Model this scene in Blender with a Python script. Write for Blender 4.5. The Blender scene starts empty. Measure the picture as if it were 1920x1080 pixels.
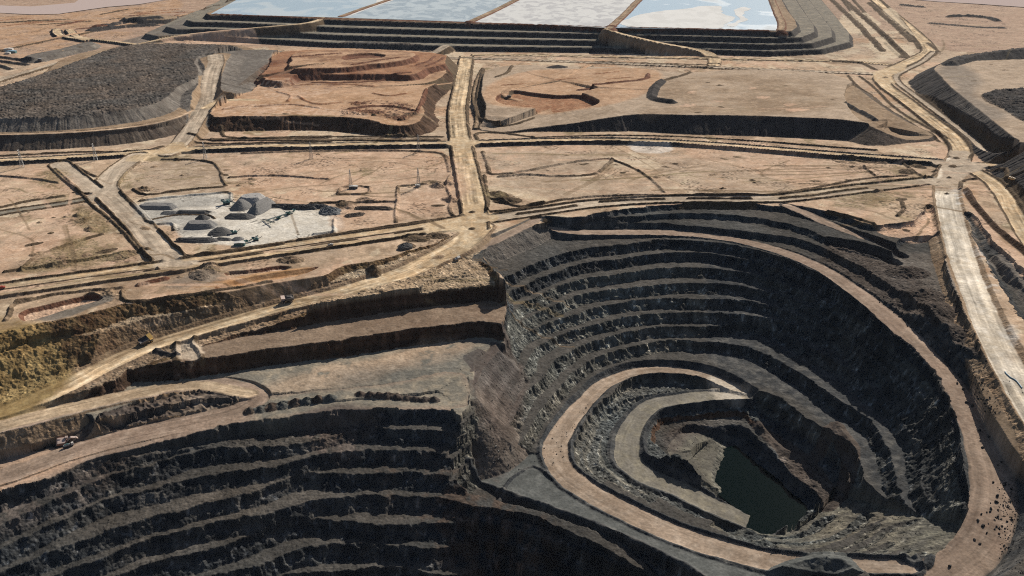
# Open-pit mine seen from the air.  Terrain is one surveyed sheet: crest lines, toe lines, road
# centre lines and berms are laid down in metres and graded into it, then cut into named zones.
import bpy, bmesh, math, random
import numpy as np
from mathutils import Vector, Matrix
random.seed(7); rng = np.random.default_rng(7)
S = bpy.context.scene
R = math.radians
DENS = 1.0

# ---------------------------------------------------------------- camera
CAM_H, FPX, PITCH = 370.0, 1600.0, R(24.88)
cam = bpy.data.cameras.new('camera'); camo = bpy.data.objects.new('camera', cam)
S.collection.objects.link(camo); S.camera = camo
cam.sensor_width = 36.0; cam.lens = 36.0*FPX/1920.0
cam.clip_start = 5.0; cam.clip_end = 80000.0
camo.location = (0, 0, CAM_H); camo.rotation_euler = (math.pi/2-PITCH, 0, 0)

# ---------------------------------------------------------------- light
SUN_AZ, SUN_EL = R(33.0), R(35.5)          # azimuth measured from +Y towards +X
W = bpy.data.worlds.new('World'); S.world = W; W.use_nodes = True
nt = W.node_tree; bg = nt.nodes['Background']
sky = nt.nodes.new('ShaderNodeTexSky'); sky.sky_type = 'NISHITA'; sky.sun_disc = False
sky.sun_elevation = SUN_EL; sky.sun_rotation = SUN_AZ
sky.air_density = 1.0; sky.dust_density = 1.2; sky.ozone_density = 1.0
nt.links.new(sky.outputs[0], bg.inputs[0]); bg.inputs[1].default_value = 0.052
sl = bpy.data.lights.new('sun', 'SUN'); sl.energy = 5.0; sl.angle = R(0.5); sl.color = (1.0, 0.93, 0.82)
so = bpy.data.objects.new('sun', sl); S.collection.objects.link(so)
sd = Vector((math.sin(SUN_AZ)*math.cos(SUN_EL), math.cos(SUN_AZ)*math.cos(SUN_EL), math.sin(SUN_EL)))
so.rotation_euler = sd.to_track_quat('Z', 'Y').to_euler(); so.location = (0, 0, 900)
S.view_settings.view_transform = 'Standard'; S.view_settings.look = 'None'
S.view_settings.exposure = 0.3; S.view_settings.gamma = 1.0
S.view_settings.use_curve_mapping = False
S.cycles.use_denoising = False; S.cycles.sample_clamp_indirect = 1.0; S.cycles.volume_bounces = 0; S.cycles.filter_width = 1.1

CP, SP = math.cos(PITCH), math.sin(PITCH)
def P(u, v, z=0.0):
    """survey point: the place at height z sighted at (u, v) from the survey station"""
    a = (u-960.0)/FPX; b = (v-540.0)/FPX
    dx, dy, dz = a, CP-b*SP, -SP-b*CP
    t = (z-CAM_H)/dz
    return (dx*t, dy*t, z)
# ---------------------------------------------------------------- survey sheet
def spaced(segs):
    out = []
    for y0, y1, d0, d1 in segs:
        y = y0
        while y < y1:
            out.append(y)
            y += (d0+(d1-d0)*(y-y0)/(y1-y0))/DENS
    return np.array(out)
YR = spaced([(120, 390, 6, 1.2), (390, 1000, 0.66, 0.7), (1000, 1500, 0.7, 1.6),
             (1500, 3600, 1.7, 8.5), (3600, 9000, 12, 160), (9000, 40000, 400, 6000)])
NC = int(1800*DENS)
SC = np.linspace(-1.13, 1.13, NC)
def half(y): return 0.56*y+135.0
X = (SC[None, :]*half(YR)[:, None]).astype(np.float32)
Y = np.repeat(YR[:, None], NC, 1).astype(np.float32)
NR = len(YR)
Z = np.zeros_like(X)
C = np.zeros(X.shape+(3,), np.float32)
ZONE = np.zeros(X.shape, np.uint8)
ROUGH = np.full(X.shape, 0.12, np.float32)     # metres of fine relief
LUMP = np.zeros(X.shape, np.float32)           # metres of dumped-load relief
TAB = rng.random((8, 512, 512)).astype(np.float32)
def vnoise(x, y, k=0):
    xi = np.floor(x); yi = np.floor(y)
    fx = (x-xi).astype(np.float32); fy = (y-yi).astype(np.float32)
    fx = fx*fx*(3-2*fx); fy = fy*fy*(3-2*fy)
    i = xi.astype(np.int32) & 511; j = yi.astype(np.int32) & 511
    i1 = (i+1) & 511; j1 = (j+1) & 511; T = TAB[k % 8]
    a = T[i, j]; b = T[i1, j]; c = T[i, j1]; d = T[i1, j1]
    return (a+(b-a)*fx)*(1-fy)+(c+(d-c)*fx)*fy
def fbm(x, y, s, o=3, k=0):
    t = 0; a = 1.0; w = 0
    for n in range(o):
        t = t+a*vnoise(x/s+17.3*n, y/s-9.1*n, k+n); w += a; a *= 0.5; s *= 0.48
    return t/w*2-1
N25 = fbm(X, Y, 40, 3, 0)*.5+.5
N4 = fbm(X, Y, 6.0, 2, 3)*.5+.5
N150 = fbm(X, Y, 190, 3, 5)*.5+.5
AMP = .45+1.25*np.clip(fbm(X, Y, 60, 2, 6)+.5, 0, 1)
WX = X+fbm(X, Y, 34, 2, 1)*3.6+fbm(X, Y, 6.5, 3, 4)*2.1*AMP
WY = Y+fbm(X+99, Y, 34, 2, 2)*3.6+fbm(X, Y+77, 6.5, 3, 5)*2.1*AMP
PX_ = X+fbm(X, Y, 14, 2, 6)*1.0
PY_ = Y+fbm(X+55, Y, 14, 2, 7)*1.0

def hx(h, k=1.0):
    """a surface colour given as a swatch"""
    v = [int(h[i:i+2], 16)/255 for i in (0, 2, 4)]
    return np.array([((c/12.92) if c < .04045 else ((c+.055)/1.055)**2.4)*k for c in v], np.float32)
PAL = {}
def pal(name, rs, cs):
    a, b, c = PAL[name]
    m = np.clip((N25[rs, cs]-.5)*1.9+.5, 0, 1)[..., None]
    f = np.clip((N4[rs, cs]-.5)*1.7+.5, 0, 1)[..., None]
    r = a+(b-a)*m
    return r+(c-r)*(f*f*.75)

def catmull(p, closed, n=4):
    """rounded line through the points, tangents weighted so short and long legs never loop"""
    p = np.asarray(p, float); m = len(p)
    nx = np.roll(p, -1, 0)-p; L = np.maximum(np.hypot(nx[:, 0], nx[:, 1]), 1e-6)[:, None]
    e = nx/L; L0 = np.roll(L, 1, 0); e0 = np.roll(e, 1, 0)
    T = (e0*L+e*L0)/(L+L0)
    if not closed: T[0] = e[0]; T[-1] = e[-2]
    out = []
    for i in range(m if closed else m-1):
        k = (i+1) % m; l_ = L[i, 0]
        for j in range(n):
            t = j/n; t2 = t*t; t3 = t2*t
            out.append((2*t3-3*t2+1)*p[i]+(t3-2*t2+t)*l_*T[i]+(3*t2-2*t3)*p[k]+(t3-t2)*l_*T[k])
    if not closed: out.append(p[-1])
    return np.array(out)
ZMAP = [False]
def zm(z): return z if z > -60 or not ZMAP[0] else -60+(z+60)*.755
def pts3(px, zdef=0.0, smooth=True, closed=False, n=3):
    """pixels (u,v[,z[,extra...]]) -> x,y,z,extra"""
    o = []
    for q in px:
        z = q[2] if len(q) > 2 else zdef
        if q[0] == 'w': o.append(tuple(q[1:])); continue
        o.append(P(q[0], q[1], zm(z))+tuple(q[3:]))
    o = np.array(o, float)
    return catmull(o, closed, n) if smooth else o
BS = 40
def field(A, M, closed, XX, YY):
    """blocks of the sheet near outline A: rows, cols, distance (+ inside), interpolated attrs, arclength"""
    A = np.asarray(A, float)
    if closed:
        x, y = A[:, 0], A[:, 1]
        if np.sum(x*np.roll(y, -1)-np.roll(x, -1)*y) < 0: A = A[::-1]
        B = np.roll(A, -1, 0)
    else: B = A[1:]; A = A[:-1]
    dx, dy = B[:, 0]-A[:, 0], B[:, 1]-A[:, 1]
    L = np.sqrt(dx*dx+dy*dy)+1e-9
    nx, ny = -dy/L, dx/L
    s0 = np.concatenate([[0], np.cumsum(L)[:-1]])
    m = len(A)
    if closed: px_, py_ = np.roll(nx, 1), np.roll(ny, 1); qx, qy = np.roll(nx, -1), np.roll(ny, -1)
    else:
        px_ = np.concatenate([nx[:1], nx[:-1]]); py_ = np.concatenate([ny[:1], ny[:-1]])
        qx = np.concatenate([nx[1:], nx[-1:]]); qy = np.concatenate([ny[1:], ny[-1:]])
    allx = np.concatenate([A[:, 0], B[:, 0]]); ally = np.concatenate([A[:, 1], B[:, 1]])
    r0 = max(0, np.searchsorted(YR, ally.min()-M-10)-1); r1 = min(NR, np.searchsorted(YR, ally.max()+M+10)+1)
    for rb in range(r0, r1, BS):
        re = min(rb+BS, r1)
        ha, hb = half(YR[rb]), half(YR[re-1])
        x0, x1 = allx.min()-M-10, allx.max()+M+10
        lo = min(x0/ha, x0/hb); hi = max(x1/ha, x1/hb)
        c0 = max(0, np.searchsorted(SC, lo)-1); c1 = min(NC, np.searchsorted(SC, hi)+1)
        for cb in range(c0, c1, BS):
            ce = min(cb+BS, c1)
            rs, cs = slice(rb, re), slice(cb, ce)
            xx, yy = XX[rs, cs], YY[rs, cs]
            ax_, bx_, ay_, by_ = xx.min(), xx.max(), yy.min(), yy.max()
            cx, cy = (ax_+bx_)/2, (ay_+by_)/2; rad = math.hypot(bx_-ax_, by_-ay_)/2
            t = np.clip(((cx-A[:, 0])*dx+(cy-A[:, 1])*dy)/(L*L), 0, 1)
            dc = np.hypot(cx-A[:, 0]-t*dx, cy-A[:, 1]-t*dy)
            mn = dc.min()
            if mn > M+rad:
                if not closed: continue
                cr = ((A[:, 1] > cy) != (B[:, 1] > cy)) & (cx < A[:, 0]+(cy-A[:, 1])/np.where(dy == 0, 1e-9, dy)*dx)
                if cr.sum() % 2 == 0: continue
            sel = np.nonzero(dc <= mn+2*rad+.01)[0]
            best = None
            for i in sel:
                wx = xx-A[i, 0]; wy = yy-A[i, 1]
                tt = np.clip((wx*dx[i]+wy*dy[i])/(L[i]*L[i]), 0, 1)
                ox = wx-tt*dx[i]; oy = wy-tt*dy[i]
                d2 = ox*ox+oy*oy
                if best is None:
                    best = d2.copy(); bi = np.full(xx.shape, i, np.int32); bt = tt.copy(); bxo = ox.copy(); byo = oy.copy()
                else:
                    k = d2 < best
                    best[k] = d2[k]; bi[k] = i; bt[k] = tt[k]; bxo[k] = ox[k]; byo[k] = oy[k]
            d = np.sqrt(best)
            ex = nx[bi].copy(); ey = ny[bi].copy()
            k = bt <= 0; ex[k] += px_[bi[k]]; ey[k] += py_[bi[k]]
            k = bt >= 1; ex[k] += qx[bi[k]]; ey[k] += qy[bi[k]]
            sg = np.where(bxo*ex+byo*ey >= 0, 1.0, -1.0)
            at = [A[bi, k]+(B[bi, k]-A[bi, k])*bt for k in range(2, A.shape[1])]
            yield rs, cs, d*sg, at, s0[bi]+bt*L[bi]
def warp(k):
    return (WX, WY) if k == 2 else (PX_, PY_) if k == 1 else (X, Y)

def carve(px, floor=None, h=10.0, tan=2.4, face='rockface', base='berm', w=2, talus=1.5, zone=2, rough=.5, smooth=True, zdef=0, M=40, frough=None):
    A = pts3(px, zdef, smooth, True)
    XX, YY = warp(w)
    for rs, cs, d, at, s in field(A, M, True, XX, YY):
        if d.max() <= 0: continue
        zc = at[0]; fl = np.full(d.shape, floor) if floor is not None else (at[1] if len(at) > 1 else zc-h)
        z = Z[rs, cs]
        zf = zc-d*tan
        tal = fl+talus*(.4+1.3*N25[rs, cs])-(d-(zc-fl)/tan)*.7 if talus else fl
        tgt = np.maximum(np.maximum(fl, zf), np.minimum(tal, zc))
        zn = np.where(d > 0, np.minimum(z, tgt), z)
        ch = zn < z-.05
        if not ch.any(): continue
        fc = ch & (tgt > fl+.35)
        Z[rs, cs] = zn
        c = C[rs, cs]
        if face: c[fc] = pal(face, rs, cs)[fc]
        if base:
            k = ch & ~fc; c[k] = pal(base, rs, cs)[k]
        ZONE[rs, cs][ch] = zone
        ROUGH[rs, cs][ch] = rough
        if frough is not None: ROUGH[rs, cs][ch & ~fc] = frough
        LUMP[rs, cs][ch] = 0
def fill(px, tan=.75, top='sand', face='dump', w=1, zone=3, rough=.35, lump=0, gully=1.0, smooth=True, zdef=0, M=130, flat=True, plane=None):
    A = pts3(px, zdef, smooth, True)
    XX, YY = warp(w)
    for rs, cs, d, at, s in field(A, M, True, XX, YY):
        zc = at[0] if plane is None else plane[0]+plane[1]*X[rs, cs]+plane[2]*Y[rs, cs]
        z = Z[rs, cs]
        g = vnoise(s/5.5, d*0+3.3, 2)+.5*vnoise(s/2.1, d*0+8.1, 3)
        zf = zc+np.minimum(d, 0)*tan*(1-.10*N25[rs, cs])-gully*g*np.clip(-d/6, 0, 1)
        zn = np.where(d >= 0, zc if flat else np.maximum(z, zc), np.maximum(z, zf))
        ch = np.abs(zn-z) > .05
        ch |= d >= 0
        Z[rs, cs] = zn
        c = C[rs, cs]
        fc = ch & (d < 0); tp = ch & (d >= 0)
        if face:
            cf = pal(face, rs, cs)*(0.8+.34*vnoise(s/4.0, d/40, 4)+.16*vnoise(s/13.0, d*0, 5))[..., None]
            c[fc] = cf[fc]
        if top: c[tp] = pal(top, rs, cs)[tp]
        ZONE[rs, cs][ch] = zone
        ROUGH[rs, cs][fc] = rough; ROUGH[rs, cs][tp] = rough if lump else .2
        LUMP[rs, cs][fc] = 0; LUMP[rs, cs][tp] = lump
def road(px, w=28, col='road', raise_=0.0, cut=1.2, fillt=.75, side='bermsoil', bl=2.0, br=2.0, bw=5.5, zone=1, M=30, streak=1.0, sh=1.0, ends=0, smooth=True, wedge=1):
    """grade a road along a centre line, side slopes cut and filled, windrow berms left and right"""
    A = pts3(px, 0, smooth, False, 4)
    if A.shape[1] < 4: A = np.concatenate([A, np.full((len(A), 1), w)], 1)
    XX, YY = warp(wedge)
    tot = np.sum(np.hypot(*(A[1:, :2]-A[:-1, :2]).T))
    for rs, cs, ds, at, s in field(A, max(at_w(A)/2+M, 20), False, XX, YY):
        d = np.abs(ds); zr = at[0]+raise_; hw = at[1]/2
        if ends:
            okk = (s > .01) & (s < tot-.01)
        else: okk = np.ones(d.shape, bool)
        okk &= d < hw+M
        z = Z[rs, cs]
        e = np.maximum(0, d-hw)
        zn = np.clip(z, zr-e*fillt, zr+e*cut)
        zn = np.where(okk, zn, z)
        inr = (d < hw) & okk
        b = np.zeros(d.shape)
        for hgt, sgn in ((bl, 1), (br, -1)):
            if hgt:
                k = vnoise(s/22.0, s*0+sgn*4.1, 6)
                hh = hgt*(.85+.28*k)*np.clip(1-np.abs(ds*sgn-hw-.2)/(bw/2), 0, 1)
                b = np.maximum(b, np.where(okk, hh, 0))
        ch = (np.abs(zn-z) > .1) & ~inr & (d < hw+M)
        Z[rs, cs] = zn+b
        c = C[rs, cs]
        if side: c[ch] = pal(side, rs, cs)[ch]
        ZONE[rs, cs][ch & (np.abs(zn-z) > .4)] = zone
        cr = pal(col, rs, cs)
        st = vnoise(ds/1.7+4*vnoise(s/70., s*0, 1), s/160., 2)*.6+vnoise(ds/4.2, s/240., 5)*.6
        st = st+.5*(vnoise(s/9., ds/5., 6)-.5)+.5*(vnoise(ds/.95+2*vnoise(s/45., s*0, 2), s/90., 7)-.5)+.55*(vnoise(s/38., ds/9., 3)-.5)
        cr = cr*(1+streak*.8*(st-.6))[..., None]
        ea = np.clip((hw-d)/3.2+.15+1.1*(N4[rs, cs]-.45), 0, 1)[..., None]
        cr = c+(cr-c)*ea
        c[inr] = cr[inr]
        bb = (b > .35)
        if side: c[bb] = pal(side, rs, cs)[bb]
        ZONE[rs, cs][inr | bb] = zone
        ROUGH[rs, cs][inr] = .1; LUMP[rs, cs][inr | bb] = 0
        ROUGH[rs, cs][bb] = .45
def at_w(A): return float(A[:, 3].max())
def berm(px, h=2.5, w=8.0, col='bermsoil', z0=None, smooth=True, wk=1, gap=0.0, zdef=0):
    A = pts3(px, zdef, smooth, False, 3)
    XX, YY = warp(wk)
    for rs, cs, ds, at, s in field(A, w, False, XX, YY):
        d = np.abs(ds)
        k = vnoise(s/13.0, s*0+2.2, 6)
        hh = h*(.75+.45*k)
        if gap: hh = hh*np.clip((vnoise(s/40., s*0+9, 3)-gap)*8, 0, 1)
        b = hh*np.clip(1-d/(w/2), 0, 1)
        z = Z[rs, cs]
        m = b > .2
        Z[rs, cs] = z+b
        C[rs, cs][m] = pal(col, rs, cs)[m]
        ROUGH[rs, cs][m] = .4
def paint(px, col, zdef=0, feather=6.0, w=2, amt=1.0, rough=None, lump=None, speck=0.0, z_keep=None):
    A = pts3(px, zdef, True, True)
    XX, YY = warp(w)
    for rs, cs, d, at, s in field(A, feather+2, True, XX, YY):
        a = np.clip(d/feather+.5, 0, 1)*amt
        if speck: a = a*np.clip((N4[rs, cs]*.5+N25[rs, cs]*.5-speck)*6+.5, 0, 1)
        if a.max() <= 0: continue
        c = C[rs, cs]
        C[rs, cs] = c+(pal(col, rs, cs)-c)*a[..., None]
        if rough is not None: ROUGH[rs, cs][a > .5] = rough
        if lump is not None: LUMP[rs, cs][a > .5] = lump
def track(px, w=3.0, col='trackdark', amt=.7, zdef=0, dz=0.0):
    A = pts3(px, zdef, True, False, 4)
    for rs, cs, ds, at, s in field(A, w+3, False, PX_, PY_):
        a = np.clip((w/2-np.abs(ds))/1.0+.5, 0, 1)*amt*np.clip(.3+1.2*vnoise(s/25., s*0, 4), 0, 1)
        c = C[rs, cs]
        C[rs, cs] = c+(pal(col, rs, cs)-c)*a[..., None]
        if dz: Z[rs, cs] += dz*a
def mound(u, v, z, r, h, col=None, asp=1.0, rot=0.0, rough=.5, flat=0.0):
    x0, y0, _ = P(u, v, z)
    rr = r*max(1, asp)*1.3
    r0 = max(0, np.searchsorted(YR, y0-rr)); r1 = min(NR, np.searchsorted(YR, y0+rr)+1)
    if r1 <= r0: return
    rs = slice(r0, r1); hb = half(YR[r0:r1])
    c0 = max(0, np.searchsorted(SC, (x0-rr)/hb.min() if x0-rr > 0 else (x0-rr)/hb.min()*1.0)-2); c1 = min(NC, np.searchsorted(SC, max((x0+rr)/hb.min(), (x0+rr)/hb.max()))+2)
    c0 = max(0, np.searchsorted(SC, min((x0-rr)/hb.min(), (x0-rr)/hb.max()))-2)
    if c1 <= c0: return
    cs = slice(c0, c1)
    dx = PX_[rs, cs]-x0; dy = PY_[rs, cs]-y0
    a = dx*math.cos(rot)+dy*math.sin(rot); b = -dx*math.sin(rot)+dy*math.cos(rot)
    d = np.hypot(a/asp, b)/r
    k = np.clip(1-d, 0, 1)
    if flat: k = np.minimum(k, 1-flat)/(1-flat)
    Z[rs, cs] += h*k
    if col:
        m = k > .04
        C[rs, cs][m] = pal(col, rs, cs)[m]; ROUGH[rs, cs][m] = rough
def pad(px, col='road', zdef=0, feather=4, amt=1.0):
    """level a junction and wear it to the road's colour"""
    A = pts3(px, zdef, True, True)
    for rs, cs, d, at, s in field(A, feather+2, True, PX_, PY_):
        a = np.clip(d/feather+.5, 0, 1)
        if a.max() <= 0: continue
        Z[rs, cs] += (at[0]-Z[rs, cs])*np.clip(d/6, 0, 1)
        st = vnoise(X[rs, cs]/3.5, Y[rs, cs]/40, 2)*.6+vnoise(X[rs, cs]/30, Y[rs, cs]/6, 4)*.4
        c = C[rs, cs]; C[rs, cs] = c+(pal(col, rs, cs)*(1+.5*(st-.5))[..., None]-c)*(a*amt)[..., None]
        k = a > .5; ROUGH[rs, cs][k] = .1; ZONE[rs, cs][k] = 1
def cone(u, v, za, col, tan=.72, r=30):
    """a spill of loose rock banked against the wall below (u, v)"""
    x0, y0, _ = P(u, v, za)
    r0 = np.searchsorted(YR, y0-r); r1 = np.searchsorted(YR, y0+r); hb = half(YR[r0:r1])
    c0 = max(0, np.searchsorted(SC, min((x0-r)/hb.min(), (x0-r)/hb.max()))-1); c1 = min(NC, np.searchsorted(SC, max((x0+r)/hb.min(), (x0+r)/hb.max()))+1)
    if r1 <= r0 or c1 <= c0: return
    rs = slice(r0, r1); cs = slice(c0, c1)
    d = np.hypot(PX_[rs, cs]-x0, PY_[rs, cs]-y0)
    zc = za-d*tan; m = (zc > Z[rs, cs]+.05) & (d < r)
    Z[rs, cs] = np.where(m, zc, Z[rs, cs]); C[rs, cs][m] = pal(col, rs, cs)[m]; ROUGH[rs, cs][m] = .5
def height(x, y):
    r = int(np.clip(np.searchsorted(YR, y)-1, 0, NR-2))
    f = (y-YR[r])/(YR[r+1]-YR[r])
    s = x/half(y)
    q = (s-SC[0])/(SC[1]-SC[0]); j = int(np.clip(math.floor(q), 0, NC-2)); g = min(1, max(0, q-j))
    a = Z[r, j]*(1-g)+Z[r, j+1]*g; b = Z[r+1, j]*(1-g)+Z[r+1, j+1]*g
    return float(a*(1-f)+b*f)
# ---------------------------------------------------------------- soils (swatch a, swatch b, fleck)
K = .74
def defpal(n, a, b, c, k=K): PAL[n] = (hx(a, k), hx(b, k), hx(c, k))
defpal('sand', 'c8ae93', 'bb9e83', 'd0b79d')
defpal('sandpink', 'd2b298', 'c8a58a', 'dabda4')
defpal('sandgrey', 'b9a48e', 'a8937d', 'c6b19b')
defpal('plain', 'b59a84', 'ab8e7a', 'c0a791')
defpal('dirt', 'a08a72', '8b745d', 'b39b82')
defpal('scrub', '8a7c5c', '7b6a4c', 'a28f70')
defpal('road', 'd0b795', 'c3a682', 'ddcaad')
defpal('roadgrey', 'bfae9a', 'b3a08b', 'cabaa5')
defpal('roadwhite', 'ddd1bf', 'cbbca6', 'e6dccd')
defpal('bermsoil', '655646', '584a3c', '7a6853')
defpal('soilshade', '4a4644', '403d3d', '5a5450')  # dark soil; also carries the shade of the dam lift faces as colour
defpal('dump', '655a50', '564b44', '746a60')
defpal('dumpred', '7c5847', '6a4636', '8c6a58')
defpal('dumptop', '5f5852', '4e4843', '7d736a')
defpal('greydump', '78716a', '6c645d', '8b847b')
defpal('red', 'a97f62', '8f6248', 'bb9576')
defpal('redsand', 'c4a082', 'b08b6b', 'd1b193')
defpal('rockface', '494b4d', '36393d', '716f6b')  # wall rock darkened and blued: shadow tone put into the colour
defpal('rockpale', '706f69', '535350', 'aaa79b')
defpal('berm', '55524e', '4a4845', '65615c')
defpal('brownface', '5b4738', '493a30', '70594a')
defpal('olive', '765f47', '5c4736', '8b7657')
defpal('roadtan', 'bba58a', 'ab957b', 'c8b398')
defpal('yellow', 'a48a5e', '8c744e', 'b9a070')
defpal('brownfloor', '8d7a68', '7f6b5a', '9c8875')
defpal('greyfloor', '8a8478', '7d786e', 'a89b87')
defpal('ramp', 'a08c7b', '958070', 'ac9887')
defpal('ramplow', 'a4917f', '968371', 'b1a08f')
defpal('rampgrey', '8b857a', '7d786f', '99917f')
defpal('saddle', '626462', '585a58', '727370')
defpal('talusred', '695e58', '5a514c', '7a7069')
defpal('rubble', '5a514b', '4d4540', '70665e')
defpal('paleyard', 'ddd6c9', 'd2c9ba', 'e5dfd4')
defpal('yardgrey', 'a5a19a', '96928c', 'b4b1aa')
defpal('salt', 'e6e0d8', 'ddd6cd', 'efebe5')
defpal('cream', 'd9c6aa', 'd0b99b', 'e0d0b8')
defpal('trackdark', '8a755c', '7c6850', '97826a')
defpal('scald', 'c99c70', 'bd8d60', 'd0a97f')
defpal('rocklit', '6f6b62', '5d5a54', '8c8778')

C[...] = pal('sand', slice(0, NR), slice(0, NC))
for nm, sc_, th_, k_ in (('sandpink', 70, .12, 1), ('sandgrey', 95, .10, 3), ('dirt', 42, .24, 5), ('scrub', 60, .42, 6), ('redsand', 120, .28, 2), ('cream', 55, .22, 4), ('cream', 18, .36, 1), ('dirt', 16, .40, 7)):
    a_ = np.clip((fbm(X*(.8 if k_ % 2 else 1.1), Y*.75, sc_, 4, k_)-th_)*5, 0, .75)[..., None]
    C[...] = C+(pal(nm, slice(0, NR), slice(0, NC))-C)*a_
ZONE[...] = 0
Z += fbm(X, Y, 160, 3, 1)*.8

def lerp3(a, b, t): return tuple(a[i]+(b[i]-a[i])*t for i in range(3))
def PP(q): return P(q[0], q[1], zm(q[2] if len(q) > 2 else 0.0))
def W_(q): return ('w',)+tuple(q)

# ================================================================ far country
paint([(-500, -120), (2500, -120), (2500, 60), (1600, 60), (1500, 90), (300, 90), (-500, 175)], 'plain', feather=60)
paint([(1690, 0), (2500, -30), (2500, 100), (1780, 95), (1720, 40)], 'plain', feather=15)
paint([(-300, 40), (200, 20), (330, 0), (330, 20), (100, 60), (-300, 110)], 'redsand', feather=20, speck=.42)
paint([(-300, 80), (250, 60), (120, 100), (-300, 160)], 'redsand', feather=20, speck=.5)

# ---- tailings dam: four lifts between toe and pond rim
toe = [(450, -40), (395, 5), (300, 45), (232, 76), (262, 82), (350, 80), (440, 84), (640, 96), (900, 102), (1280, 103), (1450, 108), (1560, 103), (1625, 88), (1625, 70), (1590, 30), (1556, -6), (1530, -40)]
rim = [(520, -40), (462, -4), (425, 12), (396, 24), (402, 27), (420, 27.5), (470, 29), (640, 36), (880, 43), (1270, 54), (1440, 58), (1478, 58), (1486, 50), (1482, 38), (1468, 20), (1456, -3), (1440, -40)]
RIMZ = 50.0
toe3 = [P(u, v, 0) for u, v in toe]; rim3 = [P(u, v, RIMZ) for u, v in rim]
back = [(1430, -75), (900, -75), (560, -75)]
for k in range(1, 5):
    t = k/4.25
    ring = [W_(lerp3(a, b, t)[:2]+(RIMZ*k/4.0,)) for a, b in zip(toe3, rim3)]
    bk = [W_(P(u, v, RIMZ)[:2]+(RIMZ*k/4.0,)) for u, v in back]
    fill(ring+bk, tan=1.05, top='greyfloor' if k < 4 else 'dirt', face='soilshade', zone=4, gully=.6, M=60, smooth=False)  # black of the lift faces is shade put into their colour
paint([(1500, 100), (1560, 100), (1622, 86), (1600, 40), (1560, 0), (1480, 0), (1500, 60)], 'greydump', zdef=15, feather=15, amt=.2)
paint([(215, 78), (345, 38), (350, 55), (300, 80)], 'greydump', zdef=20, feather=8, amt=.8)  # paler grey paints sunlight onto the left end slope
road([(265, 81, 1), (340, 66, 12), (420, 57, 25), (500, 50, 36), (580, 42, 46), (612, 33, 50)], w=18, bl=0, br=0, M=25, col='road')
road([(1138, 56, 50, 18), (1160, 63, 42, 20), (1200, 73, 32, 22), (1250, 84, 21, 24), (1295, 92, 12, 26), (1322, 99, 6, 30), (1336, 108, 2, 30), (1338, 125, 1, 26)], raise_=2.0, bl=0, br=1.0, col='road', M=12, cut=2.5, fillt=1.2, side='dirt')
road([(800, 104, 1), (820, 95, 8), (835, 86, 14)], w=22, bl=0, br=0, col='roadgrey', M=14)
paint([(640, 82), (690, 82), (810, 92), (780, 99), (640, 93)], 'dumptop', zdef=8, feather=6, lump=2.0)
paint([(300, 78), (345, 74), (480, 76), (485, 82), (350, 81)], 'sandpink', zdef=1, feather=4)
# pond floors and dykes
DY = [[(735, -2, 51), (690, 13, 51), (640, 31, 51)], [(972, -2, 51), (930, 19, 51), (880, 42, 51)], [(1201, -2, 51), (1172, 27, 51), (1142, 54, 51)]]
for d_, w_ in zip(DY, (14, 17, 17)):
    e0 = d_[0]; q = [(e0[0]+(d_[0][0]-d_[1][0])*2, e0[1]-30, 51)]+d_
    road(q, w=w_, raise_=2.0, col='dirt', bl=0, br=0, fillt=.6, side='dumpred', M=12, zone=4)
road([(1415, -60, 51), (1440, -20, 51), (1447, 0, 51), (1457, 25, 51), (1466, 50, 51), (1464, 57, 51)], w=16, raise_=2.5, col='dirt', bl=0, br=0, side='dumpred', M=14, zone=4)
berm([(402, 27, 50), (640, 36, 50), (880, 43, 50), (1130, 51, 50), (1270, 54, 50), (1440, 58, 50)], h=3, w=14, col='dumpred')

# ---- west waste dump, two lifts and a rubble top
fill([(-420, 258, 21), (-100, 254, 21), (0, 251, 21), (80, 249, 21), (160, 245, 21), (230, 239, 21), (290, 229, 21), (335, 216, 21), (362, 203, 21), (380, 170, 21), (400, 110, 21), (480, 93, 21), (300, 80, 21), (150, 100, 21), (60, 148, 21), (0, 168, 21), (-200, 225, 21), (-420, 240, 21)],
     top='dirt', face='dump', tan=.72, gully=1.6)
fill([(-420, 230, 38), (0, 222, 38), (70, 221, 38), (133, 218, 38), (200, 211, 38), (245, 205, 38), (290, 194, 38), (318, 178, 38), (338, 160, 38), (366, 148, 38), (372, 131, 38), (366, 112, 38), (385, 102, 38), (417, 100, 38), (467, 91, 38), (350, 82, 38), (250, 84, 38), (160, 110, 38), (67, 143, 38), (0, 163, 38), (-420, 222, 38)],
     top='dumptop', face='greydump', tan=.72, lump=1.8, gully=1.8)
fill([(412, 186, 27), (440, 164, 27), (470, 141, 27), (498, 121, 27), (527, 99, 27), (520, 94, 27), (430, 95, 27), (408, 130, 27)], top='greydump', face='dump', tan=.6, gully=2.6, M=70)
fill([(404, 180, 37), (408, 160, 37), (420, 130, 37), (424, 115, 37), (420, 99, 37), (408, 100, 37), (395, 140, 37), (392, 180, 37)], top='dirt', face='greydump', tan=.30, gully=2.2, M=90)

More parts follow.
